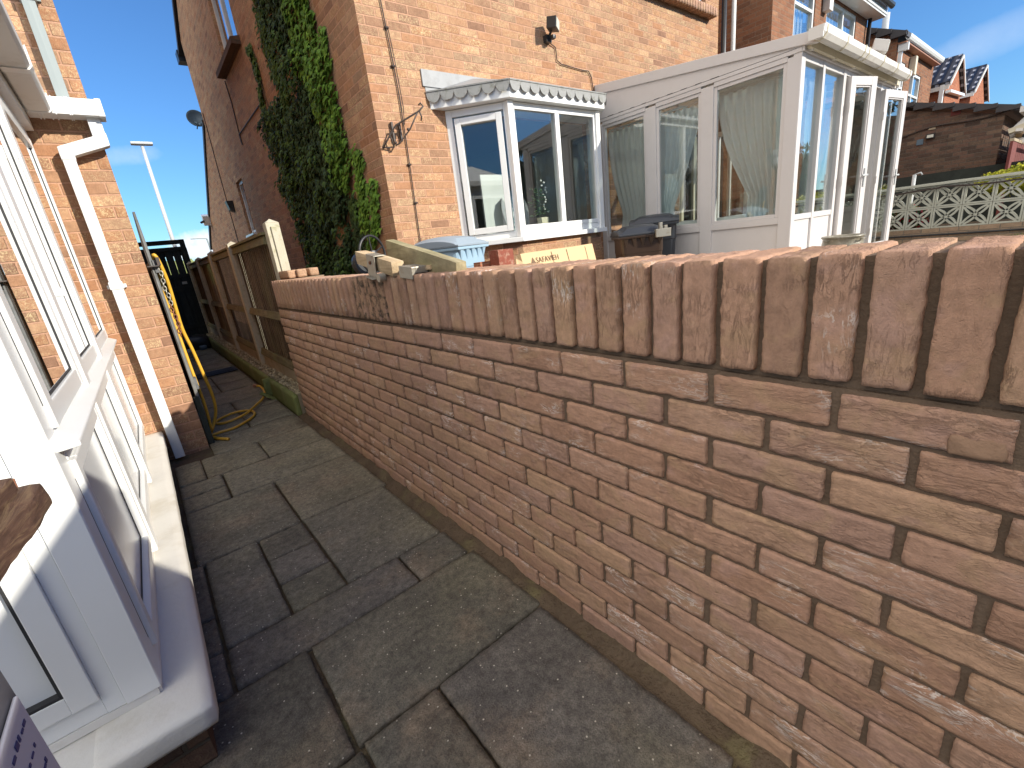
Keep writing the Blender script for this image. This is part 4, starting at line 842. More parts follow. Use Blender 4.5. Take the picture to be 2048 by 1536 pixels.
CUR = [(fsd, -0.13, (0.06, 0.84), (0.26, 0.78), (0.20, 0.80)), (fsd, -0.15, (0.84, 1.40), (0.86, 1.0), (0.84, 1.03)), (fsd, -0.13, (1.56, 2.12), (1.92, 2.16), (1.90, 2.20)), (fsd, -0.17, (2.02, 2.30), (2.14, 2.27), (2.12, 2.30)),
       (ff, -0.13, (0.12, 0.55), (0.14, 0.26), (0.12, 0.34)), (ff, -0.14, (0.63, 1.15), (0.66, 0.80), (0.64, 0.88)), (ff, -0.30, (1.95, 2.45), (1.75, 1.90), (1.72, 1.98))]
for f, n, a, b, c in CUR: curtain('curtain', f, n, a, b, c, pleats=max(4, int((a[1] - a[0]) * 12)), amp=0.034).build('curtain', 'curtain', con, smooth=True)
m = MB(); m.tube([tuple(fsd.M() @ Vector((u, -0.14, 2.52))) for u in (0.08, 2.3)], 0.012); m.tube([tuple(ff.M() @ Vector((u, -0.14, 2.52))) for u in (0.08, 2.5)], 0.012); m.build('curtain_rail', 'upvc_old', con)
so_ = empty('garden_sofa', (6.0, 2.7, 0.5), 'low cream cushioned sofa inside the conservatory behind the side glass', 'sofa')
m = MB(); m.rbox((5.75, 2.75, 0.95), (0.22, 0.55, 0.07), (6, 10, 4), 0.06, 0.01, 4); m.build('cushion', 'curtain' if False else 'furn', so_, smooth=True)
m = MB(); m.rbox((5.52, 2.75, 1.10), (0.06, 0.58, 0.17), (4, 10, 5), 0.05, 0.01, 4); m.build('backrest', 'furn', so_, smooth=True)
for a in (2.15, 3.35): m = MB(); m.rbox((5.75, a, 1.0), (0.25, 0.05, 0.12), (6, 4, 4), 0.045); m.build('arm', 'furn', so_, smooth=True)
m = MB(); m.box(5.5, 2.15, 0.5, 6.0, 3.35, 0.87); m.build('base', 'floor_in', so_)
f2 = empty('floodlight', (7.1, 1.8, 2.78), 'cream floodlight with motion sensor mounted on the conservatory gutter', 'floodlight')
MX = Matrix.Translation((7.12, 1.76, 2.86)) @ Matrix.Rotation(R(20), 4, 'Z') @ Matrix.Rotation(R(10), 4, 'X') @ Matrix.Scale(0.8, 4)
m = MB(); m.X = MX; m.prism([(-0.10, -0.08, -0.075), (0.10, -0.08, -0.075), (0.05, 0.10, -0.03), (-0.05, 0.10, -0.03)], (0, 0, 0.14)); m.build('lamp_housing', 'upvc_dirty', f2, bevel=0.008)
m = MB(); m.X = MX; m.box(-0.082, -0.086, -0.06, 0.082, -0.0805, 0.05); m.build('lens', 'lens', f2)
m = MB(); m.tube([(7.12, 1.83, 2.87), (7.02, 1.86, 2.80), (6.98, 1.86, 2.75)], 0.018); m.rbox((7.03, 1.85, 2.79), (0.05, 0.03, 0.03), (3, 3, 3), 0.02); m.build('bracket', 'terracotta', f2)
m = MB(); m.lathe([(0.03, -0.05), (0.045, -0.035), (0.045, 0.02), (0.035, 0.035)], (7.12, 1.74, 2.735), 16); m.build('motion_sensor', 'upvc_dirty', f2, smooth=True)

# ================================================================== GARDEN OBJECTS
def bin_(name, label, c, rz, w_, d_, h_, body, lidm, mark=None, group='wheelie bins in the garden', clamp=False):
    e = empty(name, c, label, 'wheelie bin', group); X = Matrix.Translation(c) @ Matrix.Rotation(rz, 4, 'Z')
    m = MB(); m.X = X; a, b = w_ / 2, d_ / 2; t = 0.80; z0, z1 = 0.04, h_ - 0.10
    rings = []
    for z, k in ((z0, t), (z0 + 0.1, t + 0.02), (z1 - 0.16, 0.965), (z1 - 0.155, 0.99), (z1, 1.0)):
        rr_ = []
        for sx, sy in ((-1, -1), (1, -1), (1, 1), (-1, 1)):
            for q in range(4):
                an = math.atan2(sy, sx) - math.pi / 4 + math.pi / 6 * q * 1.0; r_ = 0.05
                rr_.append(m.v((sx * (a - r_) * k + r_ * math.cos(an), sy * (b - r_) * k + r_ * math.sin(an), z)))
        rings.append(rr_)
    for r0, r1 in zip(rings, rings[1:]):
        for k in range(16): m.face([r0[k], r0[(k + 1) % 16], r1[(k + 1) % 16], r1[k]])
    m.face(rings[0][::-1]); m.build('body', body, e, bevel=0.003)
    m = MB(); m.X = X
    for i in range(-2, 3): # fins under the rim, front and sides
        x = i * w_ * 0.2; m.prism([(x - 0.03, -b - 0.022, z1), (x + 0.03, -b - 0.022, z1), (x, -b * 0.985, z1 - 0.11)], (0, 0.025, 0))
    m.box(-a - 0.025, -b - 0.03, z1 - 0.005, a + 0.025, b + 0.01, z1 + 0.02); m.build('rim', body, e, bevel=0.006)
    m = MB(); m.X = X; NU, NV = 10, 14; ids = {}
    for i in range(NU + 1):
        for j in range(NV + 1):
            u, v = i / NU * 2 - 1, j / NV * 2 - 1; z = z1 + 0.025 + 0.085 * (1 - v * v) ** 0.6 * (1 - 0.25 * u * u) + (0.018 if abs(u) < 0.8 and -0.75 < v < 0.8 else 0)
            ids[i, j] = m.v((u * (a + 0.03), v * (b + 0.035), z))
    for i in range(NU):
        for j in range(NV): m.face([ids[i, j], ids[i + 1, j], ids[i + 1, j + 1], ids[i, j + 1]])
    m.face([ids[0, j] for j in range(NV + 1)]); m.face([ids[NU, j] for j in range(NV, -1, -1)])
    m.prism([(-a - 0.03, -b - 0.035, z1 + 0.022), (a + 0.03, -b - 0.035, z1 + 0.022), (a + 0.03, b + 0.035, z1 + 0.022), (-a - 0.03, b + 0.035, z1 + 0.022)], (0, 0, 0.018))
    m.build('lid', lidm, e, smooth=False, bevel=0.004)
    m = MB(); m.X = X; m.tube([(-a * 0.9, b + 0.06, z1 + 0.03), (a * 0.9, b + 0.06, z1 + 0.03)], 0.016, 10)
    for x in (-a * 0.85, 0, a * 0.85): m.box(x - 0.02, b - 0.0, z1 - 0.02, x + 0.02, b + 0.06, z1 + 0.04)
    m.build('handle', lidm, e)
    for sx in (-1, 1): m = MB(); m.X = X @ Matrix.Translation((sx * (a * 0.9), b * 0.75, 0.10)) @ Matrix.Rotation(R(90), 4, 'Y'); m.lathe([(0.02, -0.025), (0.10, -0.025), (0.10, 0.025), (0.02, 0.025)], (0, 0, 0), 18); m.build('wheel', 'blackpl', e)
    if mark:
        m = MB(); m.X = X
        for k, (wd2, zz) in enumerate(((0.17, 0.0), (0.22, -0.024))):
            x = -wd2 / 2
            while x < wd2 / 2: l_ = rnd.uniform(0.008, 0.016); yk = -b * (0.965 + 0.02) - 0.004; m.box(x, yk - 0.004, z1 - 0.30 + zz, x + l_, yk + 0.02, z1 - 0.285 + zz); x += l_ + 0.005
        m.build('printed_lines', 'whitemark', e)
    if clamp: m = MB(); m.X = X; m.box(a - 0.10, -b - 0.07, z1 - 0.02, a + 0.05, -b - 0.005, z1 + 0.06); m.box(a - 0.06, -b - 0.05, z1 + 0.06, a - 0.03, -b + 0.0, z1 + 0.12); m.box(a - 0.01, -b - 0.05, z1 + 0.06, a + 0.02, -b + 0.0, z1 + 0.09); m.build('lid_clip', 'galv', e, bevel=0.004)
    return e
bin_('wheelie_bin', 'pale blue grey wheelie bin with a domed lid left of the bay window base', (2.32, 3.74, 0.30), R(23.5), 0.48, 0.55, 1.06, 'binblue', 'binlid')
bin_('wheelie_bin', 'dark brown wheelie bin with white print and a silver clip on its lid', (4.33, 3.06, 0.28), R(-42), 0.44, 0.46, 0.985, 'binbrown', 'bingrey', True, clamp=True)
bin_('wheelie_bin', 'charcoal wheelie bin half hidden behind the brown bin, against the conservatory side', (4.86, 3.20, 0.28), R(-58), 0.48, 0.52, 1.08, 'bingrey', 'bingrey')
cbx = empty('cardboard_box', (3.4, 3.1, 0.28), 'long flattened cardboard box with printed lettering leaning below the bay window', 'box')
MXc = Matrix.Translation((3.30, 3.02, 0.305)) @ Matrix.Rotation(R(4), 4, 'Z') @ Matrix.Rotation(R(-14), 4, 'X')
m = MB(); m.X = MXc; m.rbox((0, 0.03, 0.44), (0.54, 0.03, 0.44), (12, 2, 8), 0.004, 0.005, 3); m.prism([(-0.54, -0.001, 0.80), (-0.54, 0.06, 0.88), (-0.60, 0.03, 0.78), (-0.60, -0.02, 0.70)], (0, 0, -0.12)); m.build('carton', 'card', cbx)
m = MB(); m.X = MXc
for x in (-0.13, 0.10, 0.40): m.box(x, -0.0035, 0.02, x + 0.004, 0.0, 0.86)
m.build('creases', 'ink', cbx)
def text_part(name, body, size, mat, M, parent, ext=0.001):
    cu = bpy.data.curves.new(name, 'FONT'); cu.body = body; cu.size = size; cu.extrude = ext; cu.space_character = 1.05
    o = bpy.data.objects.new(name, cu); COL.objects.link(o); dg = bpy.context.evaluated_depsgraph_get(); dg.update()
    me = bpy.data.meshes.new_from_object(o.evaluated_get(dg)); bpy.data.objects.remove(o); off = WO[parent.name]
    for v in me.vertices: v.co = (M @ v.co) - off
    me.materials.clear(); me.materials.append(MAT[mat]); o = bpy.data.objects.new(name, me); COL.objects.link(o); o.parent = parent; WO[o.name] = off; return o
TX = MXc @ Matrix.Rotation(R(90), 4, 'X')
text_part('lettering', '\u25b2SAFAVIEH', 0.072, 'ink', MXc @ Matrix.Translation((-0.44, -0.0035, 0.775)) @ Matrix.Rotation(R(90), 4, 'X'), cbx)
text_part('lettering', 'O U T D O O R', 0.045, 'ink', MXc @ Matrix.Translation((-0.42, -0.0035, 0.722)) @ Matrix.Rotation(R(90), 4, 'X'), cbx)
m = MB(); m.rbox((2.40, 3.03, 0.75), (0.08, 0.06, 0.47), (4, 3, 12), 0.006, 0.004, 6); o = m.build('painted_post', 'redpaint', smooth=False); tag(o, 'short timber block with flaking red paint between blue bin and cardboard', 'post')
m = MB(); m.rbox((2.30, 3.16, 0.70), (0.07, 0.05, 0.44), (2, 2, 2), 0.004, 0.002, 6); o = m.build('broken_tile', 'brickR'); tag(o, 'dark red brick slab standing upright just behind the flaking red block', 'slab')
pt = empty('garden_pot', (5.42, 1.47, 0.46), 'mottled grey glazed garden urn with small handles near the conservatory', 'plant pot')
m = MB(); m.lathe([(0.17, 0), (0.22, 0.06), (0.30, 0.32), (0.32, 0.52), (0.30, 0.66), (0.285, 0.70), (0.30, 0.725), (0.318, 0.735), (0.318, 0.752), (0.30, 0.758), (0.27, 0.745), (0.26, 0.68), (0.0, 0.60)], (0, 0, 0), 40); m.V = [Vector((5.42 + p.x * 0.56, 1.47 + p.y * 0.56, 0.462 + p.z * 0.66)) for p in m.V]; m.build('vessel', 'pot', pt, smooth=True)
for an in (-1.9, 0.6, 2.6): m = MB(); c = Vector((5.42 + 0.175 * math.cos(an), 1.47 + 0.175 * math.sin(an), 0.925)); t = Vector((-math.sin(an), math.cos(an), 0)); o_ = Vector((math.cos(an), math.sin(an), 0)); m.tube([c - t * 0.025, c - t * 0.02 + o_ * 0.02, c + t * 0.02 + o_ * 0.02, c + t * 0.025], 0.007, 8); m.build('handle', 'pot', pt, smooth=True)
rl = empty('hose_reel', (1.66, 3.9, 0.3), 'black wire hoop hose reel standing behind the wall below the ivy', 'hose reel')
m = MB(); c = Vector((1.665, 3.9, 1.305)); pts = [c + Vector((0.135 * math.cos(a), 0.05 * math.cos(a), 0.155 * math.sin(a))) for a in [i * math.pi / 16 for i in range(33)]]; m.tube(pts, 0.011, 8, cap=False); m.build('hoop', 'blackpl', rl, smooth=True)
m = MB()
for a in range(5): an = a * 1.256 + 0.4; m.tube([c, c + Vector((0.135 * math.cos(an), 0.05 * math.cos(an), 0.155 * math.sin(an)))], 0.006, 6)
m.rbox(c, (0.035, 0.03, 0.035), (3, 3, 3), 0.02); m.build('spokes', 'blackpl', rl)
m = MB(); m.lathe([(0.10, -0.05), (0.105, 0.0), (0.10, 0.05)], (0, 0, 0), 24)
for v in m.V: v.xyz = Matrix.Rotation(R(90), 3, 'X') @ v + Vector((1.60, 3.96, 1.24))
m.build('drum', 'bingrey', rl); m = MB(); m.tube([(1.66, 3.9, 0.3), (1.66, 3.9, 1.16)], 0.014); m.build('stand', 'blackpl', rl)

# ================================================================== FENCE, KERB AND GRAVEL BY THE PATH
fence = empty('timber_fence', (0.95, 7.5, 0), 'brown feather-edge timber fence between concrete posts along the narrow passage', 'fence')
PY = [4.30, 6.02, 7.74, 9.46, 11.15]
for i, py in enumerate(PY):
    m = MB(); w2 = 0.055; d2 = 0.06; zt = 1.60 if i else 1.645; x0 = 0.955 if i == 0 else 0.905
    prof = [(x0, py - w2), (x0 + 0.105, py - w2), (x0 + 0.105, py + w2), (x0, py + w2)]
    m.prism([(a, b, -0.05) for a, b in prof], (0, 0, zt + 0.05)); a = [m.v((x, y, zt)) for x, y in prof]; ap = m.v((x0 + 0.052, py, zt + 0.035))
    for k in range(4): m.face([a[k], a[(k + 1) % 4], ap])
    m.box(x0 + 0.032, py - w2 - 0.016, -0.05, x0 + 0.072, py - w2 + 0.001, zt - 0.03)
    m.build('post', 'concrete', fence, bevel=0.004)
for a, b in zip(PY, PY[1:]):
    y0, y1 = a + 0.056, b - 0.057; m = MB(); m.box(0.945, y0, -0.02, 0.985, y1, 0.335); gb = m.build('gravel_board', 'concrete2', fence, bevel=0.004)
    m = MB(); y = y0 + 0.01
    while y < y1 + 0.005:
        w_ = 0.098; m.c = tone(0.72, 1.25); e = min(y + w_, y1 + 0.03)
        m.prism([(0.975, y, 0.36), (0.966, y, 0.36), (0.981, e + 0.012, 0.36), (0.986, e + 0.012, 0.36)], (0, 0, 1.20)); y += 0.083
    m.build('boards', 'fence', fence, grain=(2, 0, 1))
    for z in (0.385, 0.86, 1.52): m = MB(); m.c = tone(0.8, 1.1); m.prism([(0.927, y0, z - 0.03), (0.965, y0, z - 0.035), (0.965, y0, z + 0.035), (0.945, y0, z + 0.035)], (0, y1 - y0, 0)); m.build('rail', 'rail', fence, grain=(1, 0, 2))
    m = MB(); m.box(0.925, y0 - 0.02, 1.563, 1.0, y1 + 0.02, 1.583); m.build('capping', 'rail', fence, grain=(1, 0, 2))
    m = MB(); m.box(0.94, y0 - 0.03, 0.3355, 0.982, y1 + 0.03, 0.355); m.build('base_rail', 'rail', fence, grain=(1, 0, 2))
kb = empty('path_kerb', (0.83, 6.0, 0), 'low green mossy concrete kerb holding back the gravel beside the passage', 'kerb')
m = MB(); m.rbox((0.829, 4.72, 0.085), (0.022, 0.475, 0.105), (3, 30, 6), 0.008, 0.004, 6); m.build('near_edging', 'kerb', kb, smooth=True)
m = MB(); m.rbox((0.80, 5.27, 0.088), (0.045, 0.032, 0.10), (4, 4, 6), 0.006, 0.003, 6); m.build('stub_post', 'kerb', kb, smooth=True)
m = MB(); m.rbox((0.838, 8.2, 0.085), (0.022, 2.85, 0.095), (3, 60, 5), 0.008, 0.006, 5); m.build('far_edging', 'kerb', kb, smooth=True)
m = MB(); m.X = Matrix.Translation((0.755, 5.10, 0.03)) @ Matrix.Rotation(R(-28), 4, 'Z') @ Matrix.Rotation(R(35), 4, 'Y'); m.box(-0.09, -0.035, -0.004, 0.09, 0.035, 0.004); m.box(-0.09, 0.027, -0.02, 0.09, 0.035, 0.004)
o = m.build('angle_strip', 'kerb', bevel=0.001); tag(o, 'short bent greenish metal strip propped against the kerb corner', 'metal strip')
m = MB(); rr = random.Random(4)
for _ in range(2600):
    y = 4.26 + 6.8 * rr.random() ** 1.6; x = rr.uniform(0.852, 0.945); s_ = rr.uniform(0.008, 0.02); k = rr.uniform(0.6, 1.3); m.c = (0.44 * k, 0.38 * k, 0.26 * k)
    a = Matrix.Translation((x, y, 0.185 + 0.02 * rr.random() + (0.02 if x > 0.9 else 0))) @ Matrix.Rotation(rr.uniform(0, 6.28), 4, (rr.random(), rr.random(), rr.random() + 0.01)); P = [a @ Vector(p) for p in ((s_, 0, 0), (-s_, 0, 0), (0, s_ * .8, 0), (0, -s_ * .8, 0), (0, 0, s_ * .5), (0, 0, -s_ * .5))]; i = [m.v(p) for p in P]
    for f_ in ((0, 2, 4), (2, 1, 4), (1, 3, 4), (3, 0, 4), (2, 0, 5), (1, 2, 5), (3, 1, 5), (0, 3, 5)): m.face([i[q] for q in f_])
m.c = (0.3, 0.25, 0.17); m.box(0.85, 4.24, 0.0, 0.946, 11.1, 0.18)
tag(m.build('gravel', 'gravel'), 'pale gravel strip between the mossy kerb and the timber fence', 'gravel', kind='stuff')
# far gate closing the passage
gt_ = empty('passage_gate', (0.5, 11.2, 0), 'tall dark close-boarded gate with slits closing the end of the passage', 'gate')
m = MB(); x = 0.11; rr = random.Random(2); sl_ = {1: (1.62, 1.78), 2: (1.50, 1.78), 3: (1.66, 1.76), 4: (1.38, 1.50), 5: (1.42, 1.72)}; i = 0
while x < 0.90:
    k = rr.uniform(0.8, 1.2); m.c = (k, k, k); m.box(x, 11.2, 0.04, x + 0.118, 11.225, 1.90); x += 0.130 if i in sl_ else 0.1185; i += 1
m.c = (0.8, 0.8, 0.8); m.box(0.112, 11.2255, 0.05, 0.898, 11.24, 1.42); m.box(0.112, 11.2255, 1.76, 0.898, 11.24, 1.88)
m.build('boards', 'darkgate', gt_, grain=(2, 0, 1))
for z in (0.35, 1.1, 1.34): m = MB(); m.box(0.11, 11.18, z, 0.90, 11.24, z + 0.08); m.build('rail', 'darkgate', gt_, grain=(0, 1, 2))
m = MB(); m.box(0.11, 11.18, 1.98, 0.98, 11.24, 2.06); m.box(0.11, 11.18, 1.86, 0.98, 11.24, 1.93); m.build('top_rail', 'darkgate', gt_, grain=(0, 1, 2)); m = MB(); m.box(0.905, 11.17, 0, 0.99, 11.25, 2.06); m.build('gate_post', 'darkgate', gt_, grain=(2, 0, 1))
m = MB(); m.box(0.74, 11.15, 1.22, 0.82, 11.18, 1.27); m.build('latch', 'galv', gt_)
rb = MB(); rr = random.Random(8)
rb.rbox((0.52, 10.5, 0.13), (0.30, 0.22, 0.13), (8, 8, 6), 0.09, 0.05, 4); o = rb.build('rubbish_sack', 'blackpl', smooth=True); tag(o, 'black bin sack slumped on the path before the far gate', 'bin bag')
for i, (x, y, lab) in enumerate([(0.36, 10.18, 'scrap of white litter, leftmost on the path by the far gate'), (0.44, 10.22, 'small square of white litter beside the black sack')]):
    m = MB(); m.rbox((x, y, 0.035), (0.03, 0.02, 0.03), (3, 3, 3), 0.01, 0.01, 9, i * 3); tag(m.build('litter', 'whitemark'), lab, 'litter', 'scraps of litter by the far gate')
m = MB(); m.rbox((0.67, 10.2, 0.05), (0.06, 0.04, 0.045), (4, 4, 4), 0.03, 0.012, 9); tag(m.build('plastic_bag', 'dish', smooth=True), 'crumpled pale green plastic bag right of the litter by the gate', 'plastic bag')
m = MB(); m.X = Matrix.Translation((0.46, 7.35, 0.01)); m.box(-0.30, -0.16, 0, 0.32, 0.16, 0.012)
for i in range(5): m.box(-0.26, -0.12 + i * 0.052, 0.0125, 0.28, -0.09 + i * 0.052, 0.02)
tag(m.build('drain_cover', 'bingrey'), 'dark slatted drain cover set across the shaded passage path', 'drain cover')

# ================================================================== HOUSE ON THE LEFT
LX, LY = 0.101, 4.182
lh = empty('brick_house', (-3, 8, 0), 'orange brick house wall at the left of the passage, behind the white porch', 'house')
m = MB(); f = Fr((-5.0, LY), (LX, LY), (0, -1)); wall_holes(m, f, LX + 5.0, -0.1, 6.2, []); m.quad((LX, LY, -0.1), (LX, 10.9, -0.1), (LX, 10.9, 6.2), (LX, LY, 6.2))
m.quad((LX, 10.9, -0.1), (-5, 10.9, -0.1), (-5, 10.9, 6.2), (LX, 10.9, 6.2)); m.quad((-5, LY, -0.1), (-5, 10.9, -0.1), (-5, 10.9, 6.2), (-5, LY, 6.2)); m.build('wall', 'brick', lh)
m = MB(); m.prism([(LX + 0.06, 3.9, 6.1), (LX + 0.06, 7.5, 8.4), (LX + 0.06, 11.2, 6.1), (LX + 0.06, 11.2, 6.2), (LX + 0.06, 7.5, 8.5), (LX + 0.06, 3.9, 6.2)], (-5.3, 0, 0)); m.build('roof', 'tile', lh)
m = MB(); m.rbox((-0.012, 4.135, 4.2), (0.032, 0.032, 1.83), (2, 2, 2), 0.006); dp = m.build('grey_downpipe', 'greypipe', lh)
m = MB(); m.rbox((-0.012, 4.137, 2.96), (0.040, 0.040, 0.04), (2, 2, 2), 0.004); m.box(-0.07, 4.165, 2.945, 0.046, 4.18, 2.975); m.build('pipe_clip', 'greypipe', dp)

# ---- porch
PX, PYF, PYE = -0.24, 1.372, 4.16
po = empty('porch', (-0.8, 2.6, 0), 'white plastic glazed porch with a painted concrete sill close on the left', 'porch')
ps = Fr((PX, PYF), (PX, PYE), (1, 0)); L = ps.L; m = MB(); T = -0.07
ps.box(m, 0.0035, 0.10, T, 0, 0.245, 2.24)
for a, b in ((0.80, 0.885), (1.64, 1.73)): ps.box(m, a, b, T, 0.018, 0.245, 2.24)
ps.box(m, L - 0.09, L, T, 0, 0.245, 2.24)
SP = ((0.1004, 0.7996), (0.8854, 1.6396), (1.7304, L - 0.0904))
for a, b in SP:
    ps.box(m, a, b, T, -0.002, 0.245, 0.30); ps.box(m, a, b, T, -0.002, 2.17, 2.24)
    ps.box(m, a, b, T, 0.002, 0.885, 0.925)
    frame_ring(ps, m, a + 0.003, b - 0.003, 0.97, 2.168, 0.058, -0.06, 0.010)
    frame_ring(ps, m, a + 0.003, b - 0.003, 0.303, 0.883, 0.042, -0.06, 0.012)
m.build('side_frame', 'upvc', po, bevel=0.004)
m = MB(); m.X = ps.M(); m.prism([(0.04, -0.01, 0.925), (0.04, 0.042, 0.928), (0.04, 0.042, 0.940), (0.04, -0.01, 0.968)], (L - 0.06, 0, 0)); m.build('transom', 'upvc', po, bevel=0.003)
m = MB()
for a, b in SP:
    for (p, q, z0, z1) in ((a + 0.061, b - 0.061, 1.028, 2.11), (a + 0.045, b - 0.045, 0.345, 0.841)):
        zz = 0.008 if z0 > 1 else 0.0; ps.box(m, p - 0.003, p + 0.005, -0.013, -0.009 + zz, z0, z1); ps.box(m, q - 0.005, q + 0.003, -0.013, -0.009 + zz, z0, z1); ps.box(m, p + 0.0055, q - 0.0055, -0.013, -0.0092 + zz, z0, z0 + 0.006); ps.box(m, p - 0.0595, p - 0.0565, -0.01, 0.0006, z0, z1)
m.build('gaskets', 'seal', po)
for a, b in SP:
    p = MB(); ps.box(p, a + 0.055, b - 0.055, -0.009, -0.004, 1.02, 2.12); p.build('pane', 'glass_porch', po)
m = MB()
for a, b in SP: ps.box(m, a + 0.045, b - 0.045, -0.03, -0.012, 0.345, 0.841)
m.build('lower_panels', 'upvc_panel', po)

pf = Fr((PX, PYF), (-1.9, PYF), (0, -1)); m = MB()
pf.box(m, 0.002, 0.074, -0.003, 0.0, 0.245, 2.238); pf.box(m, 0.0745, 0.112, T, -0.006, 0.245, 2.24)
for a, b in ((0.70, 0.76), (1.30, 1.66)): pf.box(m, a, b, T, 0, 0.245, 2.24)
for a, b in ((0.1125, 0.6995), (0.7605, 1.2995)):
    pf.box(m, a, b, T, -0.008, 0.245, 0.30); pf.box(m, a, b, T, -0.008, 2.17, 2.24); frame_ring(pf, m, a, b, 0.301, 2.168, 0.05, -0.06, 0.006 if a < 0.5 else 0.0)
m.build('front_frame', 'upvc', po, bevel=0.004)
m = MB()
for a, b in ((0.163, 0.648), (0.811, 1.248)): pf.box(m, a, b, -0.04, -0.02, 0.352, 2.117)
m.build('front_panel', 'upvc_panel', po)
m = MB()
for a, b in ((0.163, 0.648), (0.811, 1.248)): pf.box(m, a, a + 0.006, -0.019, 0.003, 0.352, 2.117); pf.box(m, a + 0.0065, b - 0.0065, -0.019, 0.0025, 0.352, 0.359)
m.build('gaskets', 'seal', po)
m = MB(); ps.box(m, 0.01, L, T - 0.01, -0.004, 0.222, 0.244); pf.box(m, 0.01, 1.6, T, -0.004, 0.2215, 0.2435); m.build('drip_strip', 'upvc_dirty', po)
# interior of the porch
m = MB(); m.poly([(-1.9, 1.45, 0.1), (-0.33, 1.45, 0.1), (-0.33, 4.17, 0.1), (-1.9, 4.17, 0.1)]); m.build('floor', 'floor_in', po)
m = MB(); m.poly([(-1.9, 1.38, 0.1), (-1.9, 4.18, 0.1), (-1.9, 4.18, 2.9), (-1.9, 1.38, 2.9)]); m.build('inner_wall', 'interior', po)
m = MB(); m.rbox((-0.275, 2.708, 0.185), (0.132, 1.473, 0.036), (8, 80, 5), 0.013, 0.0022, 5); sl_o = m.build('side_sill', 'sillpaint', po, smooth=True)
m = MB(); m.rbox((-1.06, 1.322, 0.184), (0.845, 0.086, 0.0356), (40, 6, 5), 0.013, 0.0018, 5); m.build('front_sill', 'sillpaint', po, smooth=True)
m = MB(); m.box(-1.9, 1.29, -0.05, -0.185, 4.17, 0.152); m.build('plinth', 'brickPl', po)
# roof, fascia and gutters
m = MB(); m.box(-0.345, 1.2, 2.241, -0.205, 4.17, 2.38); m.build('fascia', 'upvc_dirty', po, bevel=0.003)
m = MB(); m.prism([(-0.30, 1.0, 2.385), (-1.95, 1.0, 2.95), (-1.95, 1.0, 2.98), (-0.30, 1.0, 2.415)], (0, 3.17, 0)); m.build('roof_sheet', 'upvc', po)
gq = [(0.058, 0.05), (0.058, -0.03), (0.045, -0.045), (-0.045, -0.045), (-0.055, -0.03), (-0.055, 0.05), (-0.047, 0.05), (-0.047, -0.028), (-0.04, -0.037), (0.04, -0.037), (0.05, -0.028), (0.05, 0.05)]
m = MB(); m.prism([(-0.145 + a, 0.9, 2.352 + b) for a, b in gq], (0, 3.13, 0)); pg = m.build('gutter', 'upvc_dirty', po, bevel=0.002)
for y in (1.3, 2.3, 3.3): m = MB(); m.prism([(-0.145 + a * 1.12, y, 2.352 + b * 1.1) for a, b in gq[:6]] + [(-0.145 + a, y, 2.352 + b) for a, b in gq[:6][::-1]], (0, 0.06, 0)); m.build('gutter_joint', 'upvc', pg)
m = MB(); m.prism([(-0.145 + a * 1.1, 3.99, 2.352 + b * 1.08) for a, b in gq[:6]], (0, 0.03, 0)); m.build('gutter_joint', 'upvc', pg)
m = MB(); m.box(-0.20, 4.028, 2.310, 0.150, 4.150, 2.402)
for x in (-0.155, -0.14, -0.10, -0.075, -0.012, -0.003): m.box(x, 4.024, 2.304, x + 0.007, 4.154, 2.406)
m.box(0.128, 4.022, 2.306, 0.158, 4.154, 2.406); m.build('gutter_return', 'upvc', pg, bevel=0.003)
dpo = MB()
def sqpipe(mb, pts, w2):
    for a, b in zip(pts, pts[1:]):
        a, b = Vector(a), Vector(b); d = (b - a).normalized(); n1 = Vector((0, 1, 0)); n2 = d.cross(n1).normalized(); P = [a + n1 * w2 * s1 + n2 * w2 * s2 for s1, s2 in ((-1, -1), (1, -1), (1, 1), (-1, 1))]; mb.prism(P, b - a)
sqpipe(dpo, [(0.094, 4.113, 2.31), (0.094, 4.113, 2.175)], 0.0335)
sqpipe(dpo, [(-0.093, 4.113, 2.115), (-0.093, 4.113, 0.0)], 0.0315)
dq = dpo.build('downpipe', 'upvc', po, bevel=0.004)
m = MB(); sqpipe(m, [(0.115, 4.113, 2.185), (-0.112, 4.113, 2.108)], 0.0355); m.rbox((0.096, 4.113, 2.19), (0.0375, 0.0375, 0.04), (2, 2, 2), 0.006); m.rbox((-0.093, 4.113, 2.103), (0.0365, 0.0375, 0.04), (2, 2, 2), 0.006); m.build('swan_neck', 'upvc', dq, bevel=0.004)
m = MB(); m.box(-0.145, 4.155, 1.275, -0.04, 4.180, 1.30); m.box(-0.130, 4.076, 1.268, -0.056, 4.150, 1.318); m.build('pipe_clip', 'upvc', dq, bevel=0.002)

# open gate leaf beyond the corner, chain and hose
gl = empty('open_gate', (0.13, 4.7, 0), 'grey weathered ledged gate folded back against the house corner, seen edge on', 'gate')
m = MB()
for i in range(8):
    y0 = 4.215 + i * 0.118; zt = 1.44 if i else 1.77; m.c = tone(0.8, 1.15); 
    if i == 0: m.prism([(0.128, y0, 0.35), (0.150, y0, 0.35), (0.150, y0 + 0.03, 1.55), (0.146, y0 + 0.02, zt), (0.132, y0 + 0.02, zt), (0.122, y0 + 0.03, 1.55)], (0, 0.085, 0))
    else: m.box(0.128, y0, 0.08, 0.146, y0 + 0.11, zt)
m.build('boards', 'greyboard', gl, grain=(2, 0, 1), bevel=0.002)
m = MB(); m.rbox((0.128, 4.215, 0.20), (0.02, 0.02, 0.20), (2, 2, 6), 0.004, 0.002); m.build('gate_post', 'darkgate', gl, grain=(2, 0, 1))
